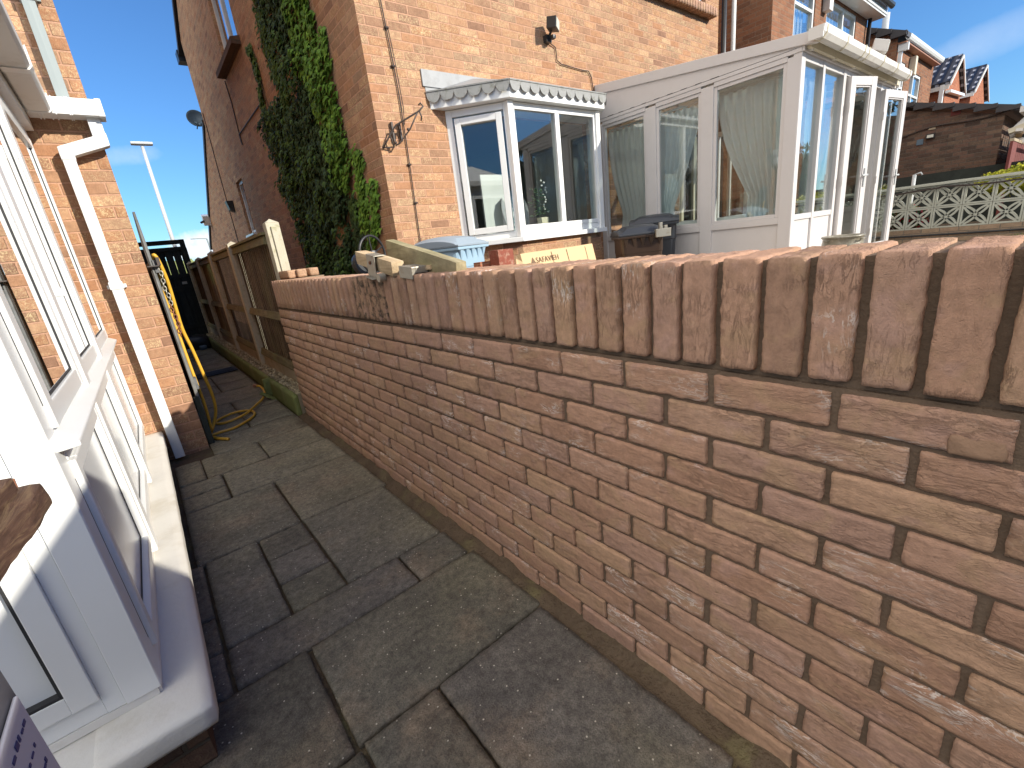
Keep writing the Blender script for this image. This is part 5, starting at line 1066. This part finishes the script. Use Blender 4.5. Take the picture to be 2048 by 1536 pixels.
for z in (0.45, 1.35): m = MB(); m.box(0.1465, 4.23, z, 0.17, 5.15, z + 0.09); m.build('ledge', 'greyboard', gl, grain=(1, 0, 2))
m = MB(); m.box(0.108, 4.19, 1.392, 0.178, 4.26, 1.40); m.box(0.17, 4.20, 1.40, 0.19, 4.29, 1.455); m.build('hook_bracket', 'iron', gl)
chn = MB(); z = 1.37; i = 0
while z > 0.86:
    c = Vector((0.172 + 0.006 * math.sin(i), 4.27, z)); a = i % 2
    pts = [c + (Vector((0.011 * math.cos(t), 0, 0.019 * math.sin(t))) if a else Vector((0, 0.011 * math.cos(t), 0.019 * math.sin(t)))) for t in [k * math.pi / 5 for k in range(11)]]
    chn.mi = 1 if z < 1.12 else 0; chn.tube(pts, 0.0042, 6, cap=False); z -= 0.027; i += 1
o = chn.build('chain', ['galv', 'rust'], smooth=True); tag(o, 'heavy chain, rusty at its lower end, hanging from the grey gate beside the hose', 'chain')
hp = [(0.165, 4.31, 1.42), (0.168, 4.26, 1.475), (0.185, 4.265, 1.44), (0.198, 4.29, 1.32), (0.200, 4.32, 1.218), (0.196, 4.34, 1.066), (0.194, 4.36, 0.908), (0.214, 4.38, 0.739), (0.231, 4.40, 0.542), (0.243, 4.42, 0.405), (0.247, 4.44, 0.288), (0.232, 4.46, 0.175), (0.188, 4.46, 0.075), (0.15, 4.42, 0.025),
      (0.13, 4.36, 0.016), (0.176, 4.247, 0.014), (0.24, 4.13, 0.014)]
def smooth_path(P, k=5):
    P = [Vector(p) for p in P]; out = []
    for i in range(len(P) - 1):
        p0, p1, p2, p3 = P[max(i - 1, 0)], P[i], P[i + 1], P[min(i + 2, len(P) - 1)]
        for j in range(k):
            t = j / k; out.append(0.5 * ((2 * p1) + (-p0 + p2) * t + (2 * p0 - 5 * p1 + 4 * p2 - p3) * t * t + (-p0 + 3 * p1 - 3 * p2 + p3) * t ** 3))
    return out + [P[-1]]
hz = MB(); hz.tube(smooth_path(hp), 0.0125, 10)
hz.tube(smooth_path([(0.13, 4.37, 0.016), (0.22, 4.39, 0.016), (0.327, 4.40, 0.015), (0.467, 4.529, 0.015), (0.53, 4.66, 0.016), (0.516, 4.806, 0.02), (0.40, 4.888, 0.02), (0.27, 4.82, 0.018), (0.22, 4.72, 0.016), (0.28, 4.645, 0.016), (0.451, 4.679, 0.03), (0.602, 4.915, 0.035), (0.692, 5.088, 0.035), (0.75, 5.28, 0.05), (0.745, 5.42, 0.09), (0.70, 5.46, 0.10)]), 0.0115, 10)
hz.tube(smooth_path([(0.165, 4.33, 1.42), (0.158, 4.38, 1.2), (0.16, 4.36, 0.9), (0.163, 4.33, 0.6), (0.17, 4.33, 0.3), (0.16, 4.37, 0.05)]), 0.0115, 8)
hse = empty('garden_hose', (0.2, 4.4, 0), 'yellow garden hose hanging from the gate hook and looping on the slabs', 'hose')
hz.build('hose', 'yellow', hse, smooth=True); m = MB(); m.tube([(0.715, 5.455, 0.10), (0.69, 5.47, 0.102)], 0.018, 10); m.build('connector', 'terracotta', hse)
lp = empty('street_lamp', (1.46, 20, 0), 'tall grey street lamp with a flat twin head rising behind the dark gate', 'street lamp')
m = MB(); m.tube([(1.46, 20, -0.05), (1.46, 20, 5.62)], 0.075, 12, r2=0.05); m.build('column', 'lamphead', lp, smooth=True); m = MB(); m.rbox((1.47, 20, 5.70), (0.30, 0.14, 0.045), (4, 3, 2), 0.03); m.build('lamp_head', 'lamphead', lp, bevel=0.004)
l2 = empty('street_lamp', (11.5, 80, 0), 'tiny far street lamp with a bent arm against the low cloud', 'street lamp')
m = MB(); m.tube([(9.9, 80, 0), (9.9, 80, 6.0), (9.85, 80, 6.8)], 0.10, 8); m.tube([(9.85, 80, 6.8), (8.6, 80, 6.9)], 0.07, 8); m.build('column', 'greypipe', l2); m = MB(); m.rbox((8.3, 80, 6.9), (0.4, 0.2, 0.08), (2, 2, 2), 0.05); m.build('lamp_head', 'greypipe', l2)
hd = MB(); rr = random.Random(12)
for i in range(60): x = -60 + i * 4; hd.rbox((x, 130 + rr.uniform(-8, 8), 2), (rr.uniform(3, 5), 3, rr.uniform(2.5, 4.6)), (4, 3, 4), 1.2, 0.8, 0.3, i)
tag(hd.build('distant_trees', 'kerb', smooth=True), 'low line of distant trees beyond the road', 'trees', kind='stuff')

# ================================================================== RIGHT HAND NEIGHBOURS
bwl = empty('screen_block_wall', (10.3, 1.8, 0.4), 'low wall of pierced white flower pattern blocks on a buff brick base', 'garden wall')
m = MB(); m.box(10.24, -2.5, 0.2, 10.44, 4.25, 0.692); m.build('brick_base', 'brickY', bwl)
def screen_block(mb, y0, z0, s=0.327, h=0.325):
    x0, x1 = 10.30, 10.37; t = 0.022; cy, cz = y0 + s / 2, z0 + h / 2
    mb.box(x0, y0, z0, x1, y0 + t, z0 + h); mb.box(x0, y0 + s - t, z0, x1, y0 + s, z0 + h); mb.box(x0, y0 + t, z0, x1, y0 + s - t, z0 + t); mb.box(x0, y0 + t, z0 + h - t, x1, y0 + s - t, z0 + h)
    N = 16; R1, R2 = s * 0.5 - t * 0.4 + 0.0, 0.022
    for sy, sz in ((-1, 0), (1, 0), (0, -1), (0, 1)):   # four arcs bowing in from the sides make the petals
        rad = s * 0.62; pts = []
        for k in range(N + 1):
            u = (k / N * 2 - 1); u = math.copysign(abs(u) ** 1.5, u); dep = 0.014 + (abs(u) ** 0.55) * (s * 0.5 - t * 0.6 - 0.014)
            if sy: pts.append((cy + sy * dep, cz + u * (h / 2 - t * 0.6)))
            else: pts.append((cy + u * (s / 2 - t * 0.6), cz + sz * dep))
        for (a, b), (c, d) in zip(pts, pts[1:]):
            dy, dz = c - a, d - b; l_ = math.hypot(dy, dz); ny, nz = -dz / l_ * 0.0145, dy / l_ * 0.0145
            mb.prism([(x0 + 0.004, a - ny, b - nz), (x0 + 0.004, c - ny, d - nz), (x0 + 0.004, c + ny, d + nz), (x0 + 0.004, a + ny, b + nz)], (0.058, 0, 0))
    mb.box(x0 + 0.003, cy - 0.02, cz - 0.02, x1 - 0.003, cy + 0.02, cz + 0.02)
bp_ = None
for r in range(2):
    for k in range(-2, 9):
        y0 = 0.925 + 0.3325 * (k - 2) ; 
        if y0 > 3.9: continue
        b = MB(); screen_block(b, y0, 0.695 + r * 0.33); b.build('pierced_block', 'blockwhite', bwl)
m = MB(); m.box(10.305, -0.45, 1.0205, 10.36, 4.2, 1.0245); m.build('bed_joint', 'mortar', bwl)
m = MB(); m.rbox((10.335, 1.85, 1.378), (0.075, 2.35, 0.022), (2, 30, 2), 0.006, 0.002); m.build('coping', 'blockwhite', bwl)
m = MB(); m.tube([(10.22, 4.2, 0.60), (10.22, 2.2, 0.60), (10.225, 1.2, 0.595), (10.22, -2, 0.60)], 0.014, 8)
tag(m.build('ground_pipe', 'blackpl', smooth=True), 'thin black pipe clipped along the buff brick base of the pattern wall', 'pipe')
m = MB(); m.tube(smooth_path([(10.27, 4.2, 1.30), (10.27, 2.3, 1.285), (10.26, 1.9, 1.30), (10.265, 1.58, 1.31), (10.26, 1.5, 1.325), (10.265, 1.2, 1.30), (10.26, 0.9, 1.29), (10.265, 0.5, 1.30), (10.26, -1, 1.29)]), 0.013, 6)
tag(m.build('draped_cable', 'cable'), 'black cable draped along the upper row of the pattern blocks', 'cable')
m = MB()
for y in [2.3 - 0.333 * i for i in range(8)]:
    m.box(10.46, y - 0.0, 0.6, 10.9, y + 0.02, 0.62)
gs = MB(); rr = random.Random(31)
def blades(mb, n, x0, x1, y0, y1, z, hh, cols):
    for _ in range(n):
        x, y = rr.uniform(x0, x1), rr.uniform(y0, y1); h_ = hh * rr.uniform(0.5, 1.2); k = rr.uniform(0.7, 1.3); c = cols[rr.randrange(len(cols))]; mb.c = tuple(q * k for q in c); a = rr.uniform(0, 3.14); dx, dy = math.cos(a) * 0.008, math.sin(a) * 0.008; lx, ly = rr.uniform(-.05, .05), rr.uniform(-.05, .05)
        mb.poly([(x - dx, y - dy, z), (x + dx, y + dy, z), (x + lx, y + ly, z + h_)])
blades(gs, 2600, 9.3, 10.2, -1.2, 0.62, 0.46, 0.09, [(0.07, 0.16, 0.02), (0.11, 0.20, 0.03)]); tag(gs.build('grass', 'leafd'), 'patch of bright short grass at the foot of the pattern wall', 'grass', kind='stuff')
def bush(name, label, cat, c, hs, n, cols, ls=0.03, seed=1, mat='leafd'):
    rq = random.Random(seed); e = empty(name, (c[0], c[1], c[2] - hs[2]), label, cat); mb = MB()
    for _ in range(n):
        d = Vector((rq.gauss(0, 1), rq.gauss(0, 1), rq.gauss(0, 1))).normalized(); r_ = rq.random() ** 0.35 * (0.8 + 0.35 * noise.noise(d * 2.3 + Vector((seed, 0, 0)))); p = Vector((c[0] + d.x * hs[0] * r_, c[1] + d.y * hs[1] * r_, c[2] + d.z * hs[2] * r_))
        k = rq.uniform(0.6, 1.35); co = cols[rq.randrange(len(cols))]; mb.c = tuple(q * k for q in co); s_ = ls * rq.uniform(0.7, 1.4)
        nm = (d + Vector((rq.uniform(-1, 1), rq.uniform(-1, 1), rq.uniform(-1, 1))) * 0.8).normalized(); t = nm.orthogonal().normalized(); t = (Matrix.Rotation(rq.uniform(0, 6.28), 3, nm) @ t); b = nm.cross(t)
        mb.poly([p - t * s_, p + b * s_ * 0.55, p + t * s_, p - b * s_ * 0.55])
    mb.build('foliage', mat, e); m = MB(); m.tube([(c[0], c[1], c[2] - hs[2] - 0.3), (c[0], c[1], c[2])], 0.03, 8); m.build('stem', 'bark', e); return e
bush('shrub', 'yellow green clipped shrub rising just over the pattern block wall', 'shrub', (10.95, 0.55, 1.30), (0.38, 0.85, 0.27), 5200, [(0.42, 0.42, 0.03), (0.30, 0.36, 0.03), (0.52, 0.50, 0.06)], 0.026, 3)
bush('shrub', 'dark green plant with red flowers seen through the left pattern blocks', 'shrub', (10.85, 2.0, 0.85), (0.25, 0.35, 0.30), 1500, [(0.30, 0.02, 0.02), (0.05, 0.09, 0.03), (0.03, 0.05, 0.02)], 0.03, 4)
m = MB(); m.box(13.4, -1.0, 0.6, 13.5, 3.6, 1.63); m.build('dark_boarding', 'darkgate', None); o = bpy.data.objects['dark_boarding']; tag(o, 'low dark boarding along the foot of the shaded garage wall', 'boarding')
m = MB(); m.tube([(10.8, 1.98, 0.6), (10.8, 1.98, 1.58)], 0.028, 10); m.tube([(10.8, 1.98, 1.58), (10.8, 1.90, 1.60), (10.8, 1.88, 1.56)], 0.012, 6); tag(m.build('metal_post', 'lamphead', smooth=True), 'short grey metal post with a hooked top behind the pattern wall', 'post')
gar = empty('garage', (16, 3, 0.5), 'dark shaded brick garage wall with a sloping tiled verge behind the pattern wall', 'garage')
m = MB(); m.poly([(14, 1.32, 0.5), (14, 6.0, 0.5), (14, 6.0, 3.95), (14, 1.32, 2.55)]); m.quad((14, 1.32, 0.5), (20, 1.32, 0.5), (20, 1.32, 2.55), (14, 1.32, 2.55)); m.build('wall', 'brickG', gar)
m = MB(); m.prism([(13.93, 1.12, 2.56), (13.93, 6.2, 4.06), (13.93, 6.2, 4.16), (13.93, 1.12, 2.66)], (6.2, 0, 0))
for i in range(16): y = 1.12 + i * 0.32; m.box(13.90, y, 2.60 + i * 0.0945, 13.99, y + 0.33, 2.68 + i * 0.0945)
grf = m.build('roof', 'tile', gar)
m = MB(); m.box(13.9, 1.02, 2.52, 20, 1.12, 2.62); m.build('eaves_gutter', 'upvc_dirty', grf)
m = MB(); m.box(13.985, 1.97, 2.72, 13.999, 2.12, 2.87); m.build('air_brick', 'maroon', gar)
m = MB(); m.box(13.985, 2.50, 2.27, 13.999, 2.61, 2.38); m.build('vent_cover', 'dish', gar); m = MB(); m.box(13.985, 2.33, 2.53, 13.999, 2.44, 2.58); m.build('pale_brick', 'concrete2', gar)
m = MB(); m.box(13.93, 2.32, 2.36, 13.999, 2.46, 2.45); ll = m.build('small_lamp', 'blackpl'); tag(ll, 'small black wall lamp with a white face on the dark garage wall', 'wall lamp')
m = MB(); m.box(13.925, 2.335, 2.375, 13.9295, 2.44, 2.43); WO[ll.name] = Vector(); m.build('lamp_face', 'lens', ll)
m = MB(); m.tube(smooth_path([(13.98, 3.0, 2.45), (13.98, 2.4, 2.58), (13.98, 1.7, 2.55), (13.98, 1.25, 2.60)]), 0.012, 6); tag(m.build('slack_cable', 'cable'), 'slack cable strung across the upper part of the dark garage wall', 'cable')
mf = empty('board_fence', (11.5, 0.9, 0.6), 'maroon board fence running right from the garage corner', 'fence')
m = MB(); m.box(13.0, 1.05, 0.6, 20.0, 1.09, 1.98); m.build('boards', 'maroon', mf); m = MB(); m.box(13.0, 1.04, 1.981, 20.0, 1.10, 2.03); m.build('capping', 'concrete2', mf)
ju = empty('open_frame_shed', (15.3, 1.1, 0.6), 'sunlit white framed lean-to crowded with pale junk beside the dark garage', 'shed')
rr = random.Random(77)
m = MB()
for i in range(6): x = 13.95 + i * 0.35; m.box(x, 0.80, 0.6, x + 0.05, 0.86, 2.5)
for z in (1.95, 2.2, 2.48): m.box(13.9, 0.79, z, 16.2, 0.85, z + 0.05)
m.build('frame', 'upvc_dirty', ju)
for i in range(12): m = MB(); x, z = rr.uniform(14.0, 16.0), rr.uniform(2.02, 2.4); m.X = Matrix.Translation((x, 1.1, z)) @ Matrix.Rotation(rr.uniform(0, 3), 4, (rr.random(), 1, rr.random())); m.box(-0.14, -0.05, -0.02, 0.14, 0.05, 0.03); m.build('stored_board', rr.choice(['upvc_dirty', 'sawn', 'cream', 'dish']), ju, grain=(0, 1, 2))

def far_window(name, parent, x0, x1, z0, z1, y, mulls=(), trans=(), blinds=False):
    f = Fr((x0, y), (x1, y), (0, -1)); L = x1 - x0; mb = MB(); frame_ring(f, mb, 0, L, z0, z1, 0.07, -0.06, 0.02)
    for q in mulls: f.box(mb, L * q - 0.03, L * q + 0.03, -0.06, 0.022, z0 + 0.07, z1 - 0.07)
    for q in trans: f.box(mb, 0.0705, L - 0.0705, -0.06, 0.0185, z0 + (z1 - z0) * q - 0.025, z0 + (z1 - z0) * q + 0.025)
    o = mb.build(name, 'upvc', parent, bevel=0.0); p = MB(); f.box(p, 0.06, L - 0.06, -0.03, -0.02, z0 + 0.06, z1 - 0.06); p.build('pane', 'glass', o)
    p = MB(); f.box(p, 0.02, L - 0.02, -0.35, -0.3, z0, z1); p.build('backing', 'interior', o)
    if blinds:
        b = MB(); n_ = int(L / 0.10)
        for i in range(n_): u = 0.09 + i * (L - 0.18) / n_; f.box(b, u, u + 0.07, -0.12 - 0.02 * (i % 2), -0.115 - 0.02 * (i % 2), z0 + 0.07, z1 - 0.07)
        b.build('vertical_blind', 'curtain', o)
    return o
hB = empty('brick_house', (12.6, 8, 0), 'brown brick house with blinds in white windows above the conservatory roof', 'house')
m = MB(); f = Fr((10.0, 4.12), (15.35, 4.12), (0, -1)); wall_holes(m, f, 5.35, 0, 5.35, [(0.95, 1.98, 4.35, 5.34), (2.62, 4.55, 4.30, 5.34)])
m.poly([(10, 4.12, 0), (10, 12, 0), (10, 12, 6.2), (10, 4.12, 6.2)]); m.quad((15.35, 4.12, 0), (15.35, 12, 0), (15.35, 12, 5.35), (15.35, 4.12, 5.35)); m.quad((10.0, 4.12, 5.35), (15.35, 4.12, 5.35), (15.35, 4.12, 6.0), (10.0, 4.12, 6.0)); m.build('wall', 'brickB', hB)
far_window('window', hB, 10.95, 11.98, 4.35, 5.34, 4.16, trans=(0.62,), blinds=True); far_window('window', hB, 12.62, 14.55, 4.30, 5.34, 4.16, mulls=(0.56,), trans=(0.58,), blinds=True)
m = MB(); m.prism([(9.9, 3.85, 5.55), (9.9, 8, 8.0), (9.9, 12.2, 5.6), (9.9, 12.2, 5.7), (9.9, 8, 8.12), (9.9, 3.85, 5.67)], (5.75, 0, 0)); rb_ = m.build('roof', 'tile', hB)
m = MB(); m.box(9.95, 3.82, 5.38, 15.6, 4.11, 5.42); m.box(9.95, 3.80, 5.42, 15.6, 3.84, 5.58); m.build('eaves', 'upvc', rb_); m = MB(); m.prism([(9.95, 3.72 + a, 5.55 + b) for a, b in gp], (5.65, 0, 0)); m.build('eaves_gutter', 'blackpl', rb_)
m = MB(); m.tube([(15.28, 4.05, 0.3), (15.28, 4.05, 5.4)], 0.04, 10); m.build('drain_pipe', 'blackpl', hB, smooth=True)
m = MB(); m.box(12.35, 3.98, 5.02, 12.55, 4.115, 5.5); bx = m.build('alarm_box', 'upvc_dirty', None, bevel=0.01); tag(bx, 'white box on the brown brick between the two windows with blinds', 'alarm box')
hC = empty('brick_house', (19, 8, 0), 'brown brick house further right with white eaves and two white windows', 'house')
m = MB(); f = Fr((17.0, 3.85), (21.5, 3.85), (0, -1)); wall_holes(m, f, 4.5, 0, 5.08, [(0.25, 1.12, 3.7, 4.72), (1.76, 3.04, 3.35, 4.62)]); m.poly([(17, 3.85, 0), (17, 12, 0), (17, 12, 5.0), (17, 8, 7.0), (17, 3.85, 5.2)]); m.quad((21.5, 3.85, 0), (21.5, 12, 0), (21.5, 12, 5.0), (21.5, 3.85, 5.08)); m.build('wall', 'brickB', hC)
far_window('window', hC, 17.25, 18.12, 3.7, 4.72, 3.89, mulls=(0.5,), trans=(0.42,)); far_window('window', hC, 18.76, 20.04, 3.35, 4.62, 3.89, mulls=(0.36,), trans=(0.55,))
m = MB(); m.prism([(16.92, 3.66, 5.14), (16.92, 8, 7.05), (16.92, 8, 7.17), (16.92, 3.66, 5.26)], (4.7, 0, 0))
for i in range(14): y = 3.66 + i * 0.32; m.box(16.88, y, 5.17 + i * 0.1375, 17.0, y + 0.33, 5.27 + i * 0.1375)
rc = m.build('roof', 'tile', hC)
m = MB(); m.box(17.0, 3.66, 5.02, 21.3, 3.84, 5.05); m.build('soffit', 'terracotta', rc); m = MB(); m.prism([(17.0, 3.64 + a, 5.12 + b * 1.3) for a, b in gp], (4.3, 0, 0)); m.build('eaves_gutter', 'upvc', rc)
m = MB(); m.box(17.05, 3.74, 0.5, 17.12, 3.82, 4.85); m.box(17.03, 3.62, 4.85, 17.13, 3.83, 5.02); m.build('drain_pipe', 'upvc', hC)
m = MB(); m.box(18.42, 3.70, 4.46, 18.62, 3.845, 4.92); tag(m.build('alarm_box', 'cream', None, bevel=0.01), 'cream box on the wall between the two windows under white eaves', 'alarm box')
m = MB(); m.tube([(22.5, 5.5, 5.5), (22.5, 5.5, 7.3)], 0.10, 14); m.build('flue_pipe', 'lamphead', hC, smooth=True)
def gabled(label, x0, x1, y, ze, za, dep, zc=0):
    e = empty('brick_house', ((x0 + x1) / 2, y + 2, 0), label, 'house', 'small gabled red brick houses'); xm = (x0 + x1) / 2; m = MB()
    m.poly([(x0, y, 0), (x1, y, 0), (x1, y, ze), (xm, y, za), (x0, y, ze)]); m.poly([(x0, y, 0), (x0, y + dep, 0), (x0, y + dep, ze), (x0, y, ze)]); m.poly([(x1, y, 0), (x1, y + dep, 0), (x1, y + dep, ze), (x1, y, ze)]); m.build('wall', 'brickR', e)
    r = MB(); r.prism([(x0 - 0.12, y - 0.10, ze - 0.08), (xm, y - 0.10, za + 0.06), (xm, y - 0.10, za + 0.16), (x0 - 0.12, y - 0.10, ze + 0.03)], (0, dep, 0)); r.prism([(x1 + 0.12, y - 0.10, ze - 0.08), (xm, y - 0.10, za + 0.06), (xm, y - 0.10, za + 0.16), (x1 + 0.12, y - 0.10, ze + 0.03)], (0, dep, 0))
    ro = r.build('roof', 'tileshine', e, grain=(1, 2, 0))
    m = MB(); m.prism([(x0 - 0.14, y - 0.14, ze - 0.12), (xm, y - 0.14, za + 0.04), (xm, y - 0.14, za + 0.12), (x0 - 0.14, y - 0.14, ze - 0.04)], (0, 0.035, 0)); m.prism([(x1 + 0.14, y - 0.14, ze - 0.12), (xm, y - 0.14, za + 0.04), (xm, y - 0.14, za + 0.12), (x1 + 0.14, y - 0.14, ze - 0.04)], (0, 0.035, 0)); m.box(x0 - 0.18, y - 0.1, ze - 0.2, x0 - 0.12, y + dep, ze - 0.08); m.build('barge_boards', 'upvc_dirty', ro)
    return e
gD = gabled('red brick gabled house with glint-painted dark tiles, left one of two at the far right', 22.25, 24.9, 3.6, 4.60, 5.42, 5)
m = MB(); m.prism([(22.2, 3.45, 4.30), (24.7, 3.45, 4.40), (24.7, 3.45, 4.48), (22.2, 3.45, 4.38)], (0, 0.14, 0)); m.build('porch_edge', 'upvc', gD); m = MB(); m.box(22.05, 3.62, 3.6, 22.2, 3.72, 4.55); m.build('drain_pipe', 'upvc', gD)
gE = gabled('red brick gabled house with glint-painted dark tiles, right one of two at the far right', 27.05, 30.6, 3.6, 4.82, 5.76, 5)
m = MB(); m.prism([(27.9, 4.2, 5.15), (28.05, 4.2, 5.25), (28.05, 4.2, 5.32), (27.9, 4.2, 5.22)], (0, 0.6, 0)); m.build('roof_vent', 'lamphead', gE)

# ================================================================== NEAR LEFT FOREGROUND
tub = empty('plastic_tub', (-0.42, 0.75, 0), 'dark grey plastic tub with a white scribbled label at the lower left edge', 'tub')
def tubby(m, x0, x1, y0, y1, z0, z1, r):
    m.rbox(((x0 + x1) / 2, (y0 + y1) / 2, (z0 + z1) / 2), ((x1 - x0) / 2, (y1 - y0) / 2, (z1 - z0) / 2), (8, 8, 10), r, 0.004, 4)
m = MB(); tubby(m, -0.60, -0.272, 0.42, 0.862, 0.0, 0.90, 0.05); m.build('body', 'can', tub, smooth=True)
m = MB(); m.box(-0.2715, 0.46, 0.22, -0.2665, 0.792, 0.775); m.build('label', 'paper', tub, bevel=0.002)
m = MB(); rr = random.Random(6)
for i in range(11):
    z = 0.745 - i * 0.034; y = 0.60
    while y < 0.772: w_ = rr.uniform(0.004, 0.014); m.box(-0.2662, y, z, -0.2652, y + w_, z + rr.uniform(0.003, 0.010)); y += w_ + rr.uniform(0.002, 0.010)
m.build('scribble', 'inkpurple', tub)
m = MB(); tubby(m, -0.30, -0.262, 0.46, 0.735, 0.79, 0.92, 0.018); m.build('brown_band', 'terracotta', tub, smooth=True)
brm = empty('old_timber', (-0.25, 0.68, 0.92), 'dirty dark brown stack of two old boards resting on the tub at the left edge', 'timber')
MBm = Matrix.Translation((-0.262, 0.70, 0.995)) @ Matrix.Rotation(R(-100), 4, 'Z') @ Matrix.Rotation(R(4), 4, 'Y')
m = MB(); m.X = MBm; m.rbox((0.0, -0.010, 0.016), (0.20, 0.036, 0.012), (30, 5, 4), 0.004, 0.003, 14, 2, 0.001); m.build('board', 'oldwood', brm, grain=(1, 0, 2))
m = MB(); m.X = MBm; m.rbox((-0.012, 0.004, -0.018), (0.21, 0.040, 0.020), (30, 5, 5), 0.005, 0.004, 16, 9, 0.0015); m.build('board', 'oldwood', brm, grain=(1, 0, 2))
m = MB(); m.X = MBm; m.tube([(-0.222, 0.01, -0.012), (-0.236, 0.008, -0.004), (-0.243, 0.006, 0.008)], 0.0015, 6); m.build('bent_nail', 'rust', brm)

# ================================================================== BEHIND THE CAMERA (seen in the window reflections)
def tree(label, x, y, h_, r_, n, seed, cols):
    rq = random.Random(seed); e = empty('garden_tree', (x, y, 0), label, 'tree'); m = MB(); m.tube([(x, y, -0.1), (x + 0.1, y, h_ * 0.35), (x, y + 0.1, h_ * 0.6)], 0.16, 10, r2=0.08)
    for i in range(7): a = rq.uniform(0, 6.28); m.tube([(x, y, h_ * 0.4), (x + math.cos(a) * r_ * 0.4, y + math.sin(a) * r_ * 0.4, h_ * 0.65), (x + math.cos(a) * r_ * 0.8, y + math.sin(a) * r_ * 0.8, h_ * 0.85)], 0.06, 6, r2=0.015)
    m.build('trunk', 'bark', e, smooth=True); mb = MB(); cl = [(Vector((rq.gauss(0, .5) * r_, rq.gauss(0, .5) * r_, h_ * 0.72 + rq.gauss(0, 0.14) * h_)), r_ * rq.uniform(.2, .42)) for _ in range(22)]
    for _ in range(n):
        c, cr = cl[rq.randrange(22)]; d = Vector((rq.gauss(0, 1), rq.gauss(0, 1), rq.gauss(0, 1))).normalized() * cr * rq.random() ** 0.4; p = Vector((x, y, 0)) + c + d; s_ = rq.uniform(0.05, 0.09); k = rq.uniform(.6, 1.3); co = cols[rq.randrange(len(cols))]; mb.c = tuple(q * k for q in co); t = Vector((rq.gauss(0, 1), rq.gauss(0, 1), rq.gauss(0, 1))).normalized(); b = t.orthogonal().normalized()
        mb.poly([p - t * s_, p + b * s_ * 0.5, p + t * s_, p - b * s_ * 0.5])
    mb.build('crown', 'leafd', e)
tree('bare reddish tree behind the camera, mirrored in the left bay pane', -1.2, -6.0, 4.4, 1.8, 6000, 41, [(0.07, 0.045, 0.03), (0.05, 0.05, 0.025)])
fb = empty('board_fence', (-4, -7.5, 0), 'long brown board fence behind the camera, seen only in reflections', 'fence')
m = MB(); m.box(-9, -8.5, 0, 9, -8.45, 1.8); m.build('boards', 'rail', fb, grain=(2, 0, 1)); m = MB(); m.box(-9, -8.53, 1.801, 9, -8.42, 1.85); m.build('capping', 'rail', fb, grain=(0, 1, 2))

hg = empty('tall_hedge', (18, -10, 0), 'tall dark green hedge behind the camera, mirrored in the conservatory glass', 'hedge')
m = MB(); rr = random.Random(51)
for _ in range(9000):
    x, z = rr.uniform(2, 42), 5.6 * rr.random() ** 0.8; p = Vector((x, -10 + rr.uniform(-.3, .3), z + 0.5 * noise.noise(Vector((x * .6, 0, 0))))); s_ = rr.uniform(0.1, 0.2); k = rr.uniform(.6, 1.3); m.c = (0.06 * k, 0.09 * k, 0.035 * k); t = Vector((rr.gauss(0, 1), rr.gauss(0, .4), rr.gauss(0, 1))).normalized(); b = t.cross(Vector((0, 1, 0.2))).normalized(); m.poly([p - t * s_, p + b * s_ * 0.6, p + t * s_, p - b * s_ * 0.6])
m.build('foliage', 'leafd', hg)
m = MB(); m.box(2, -10.2, 0, 42, -10.0, 4.9); m.build('branches', 'bark', hg)
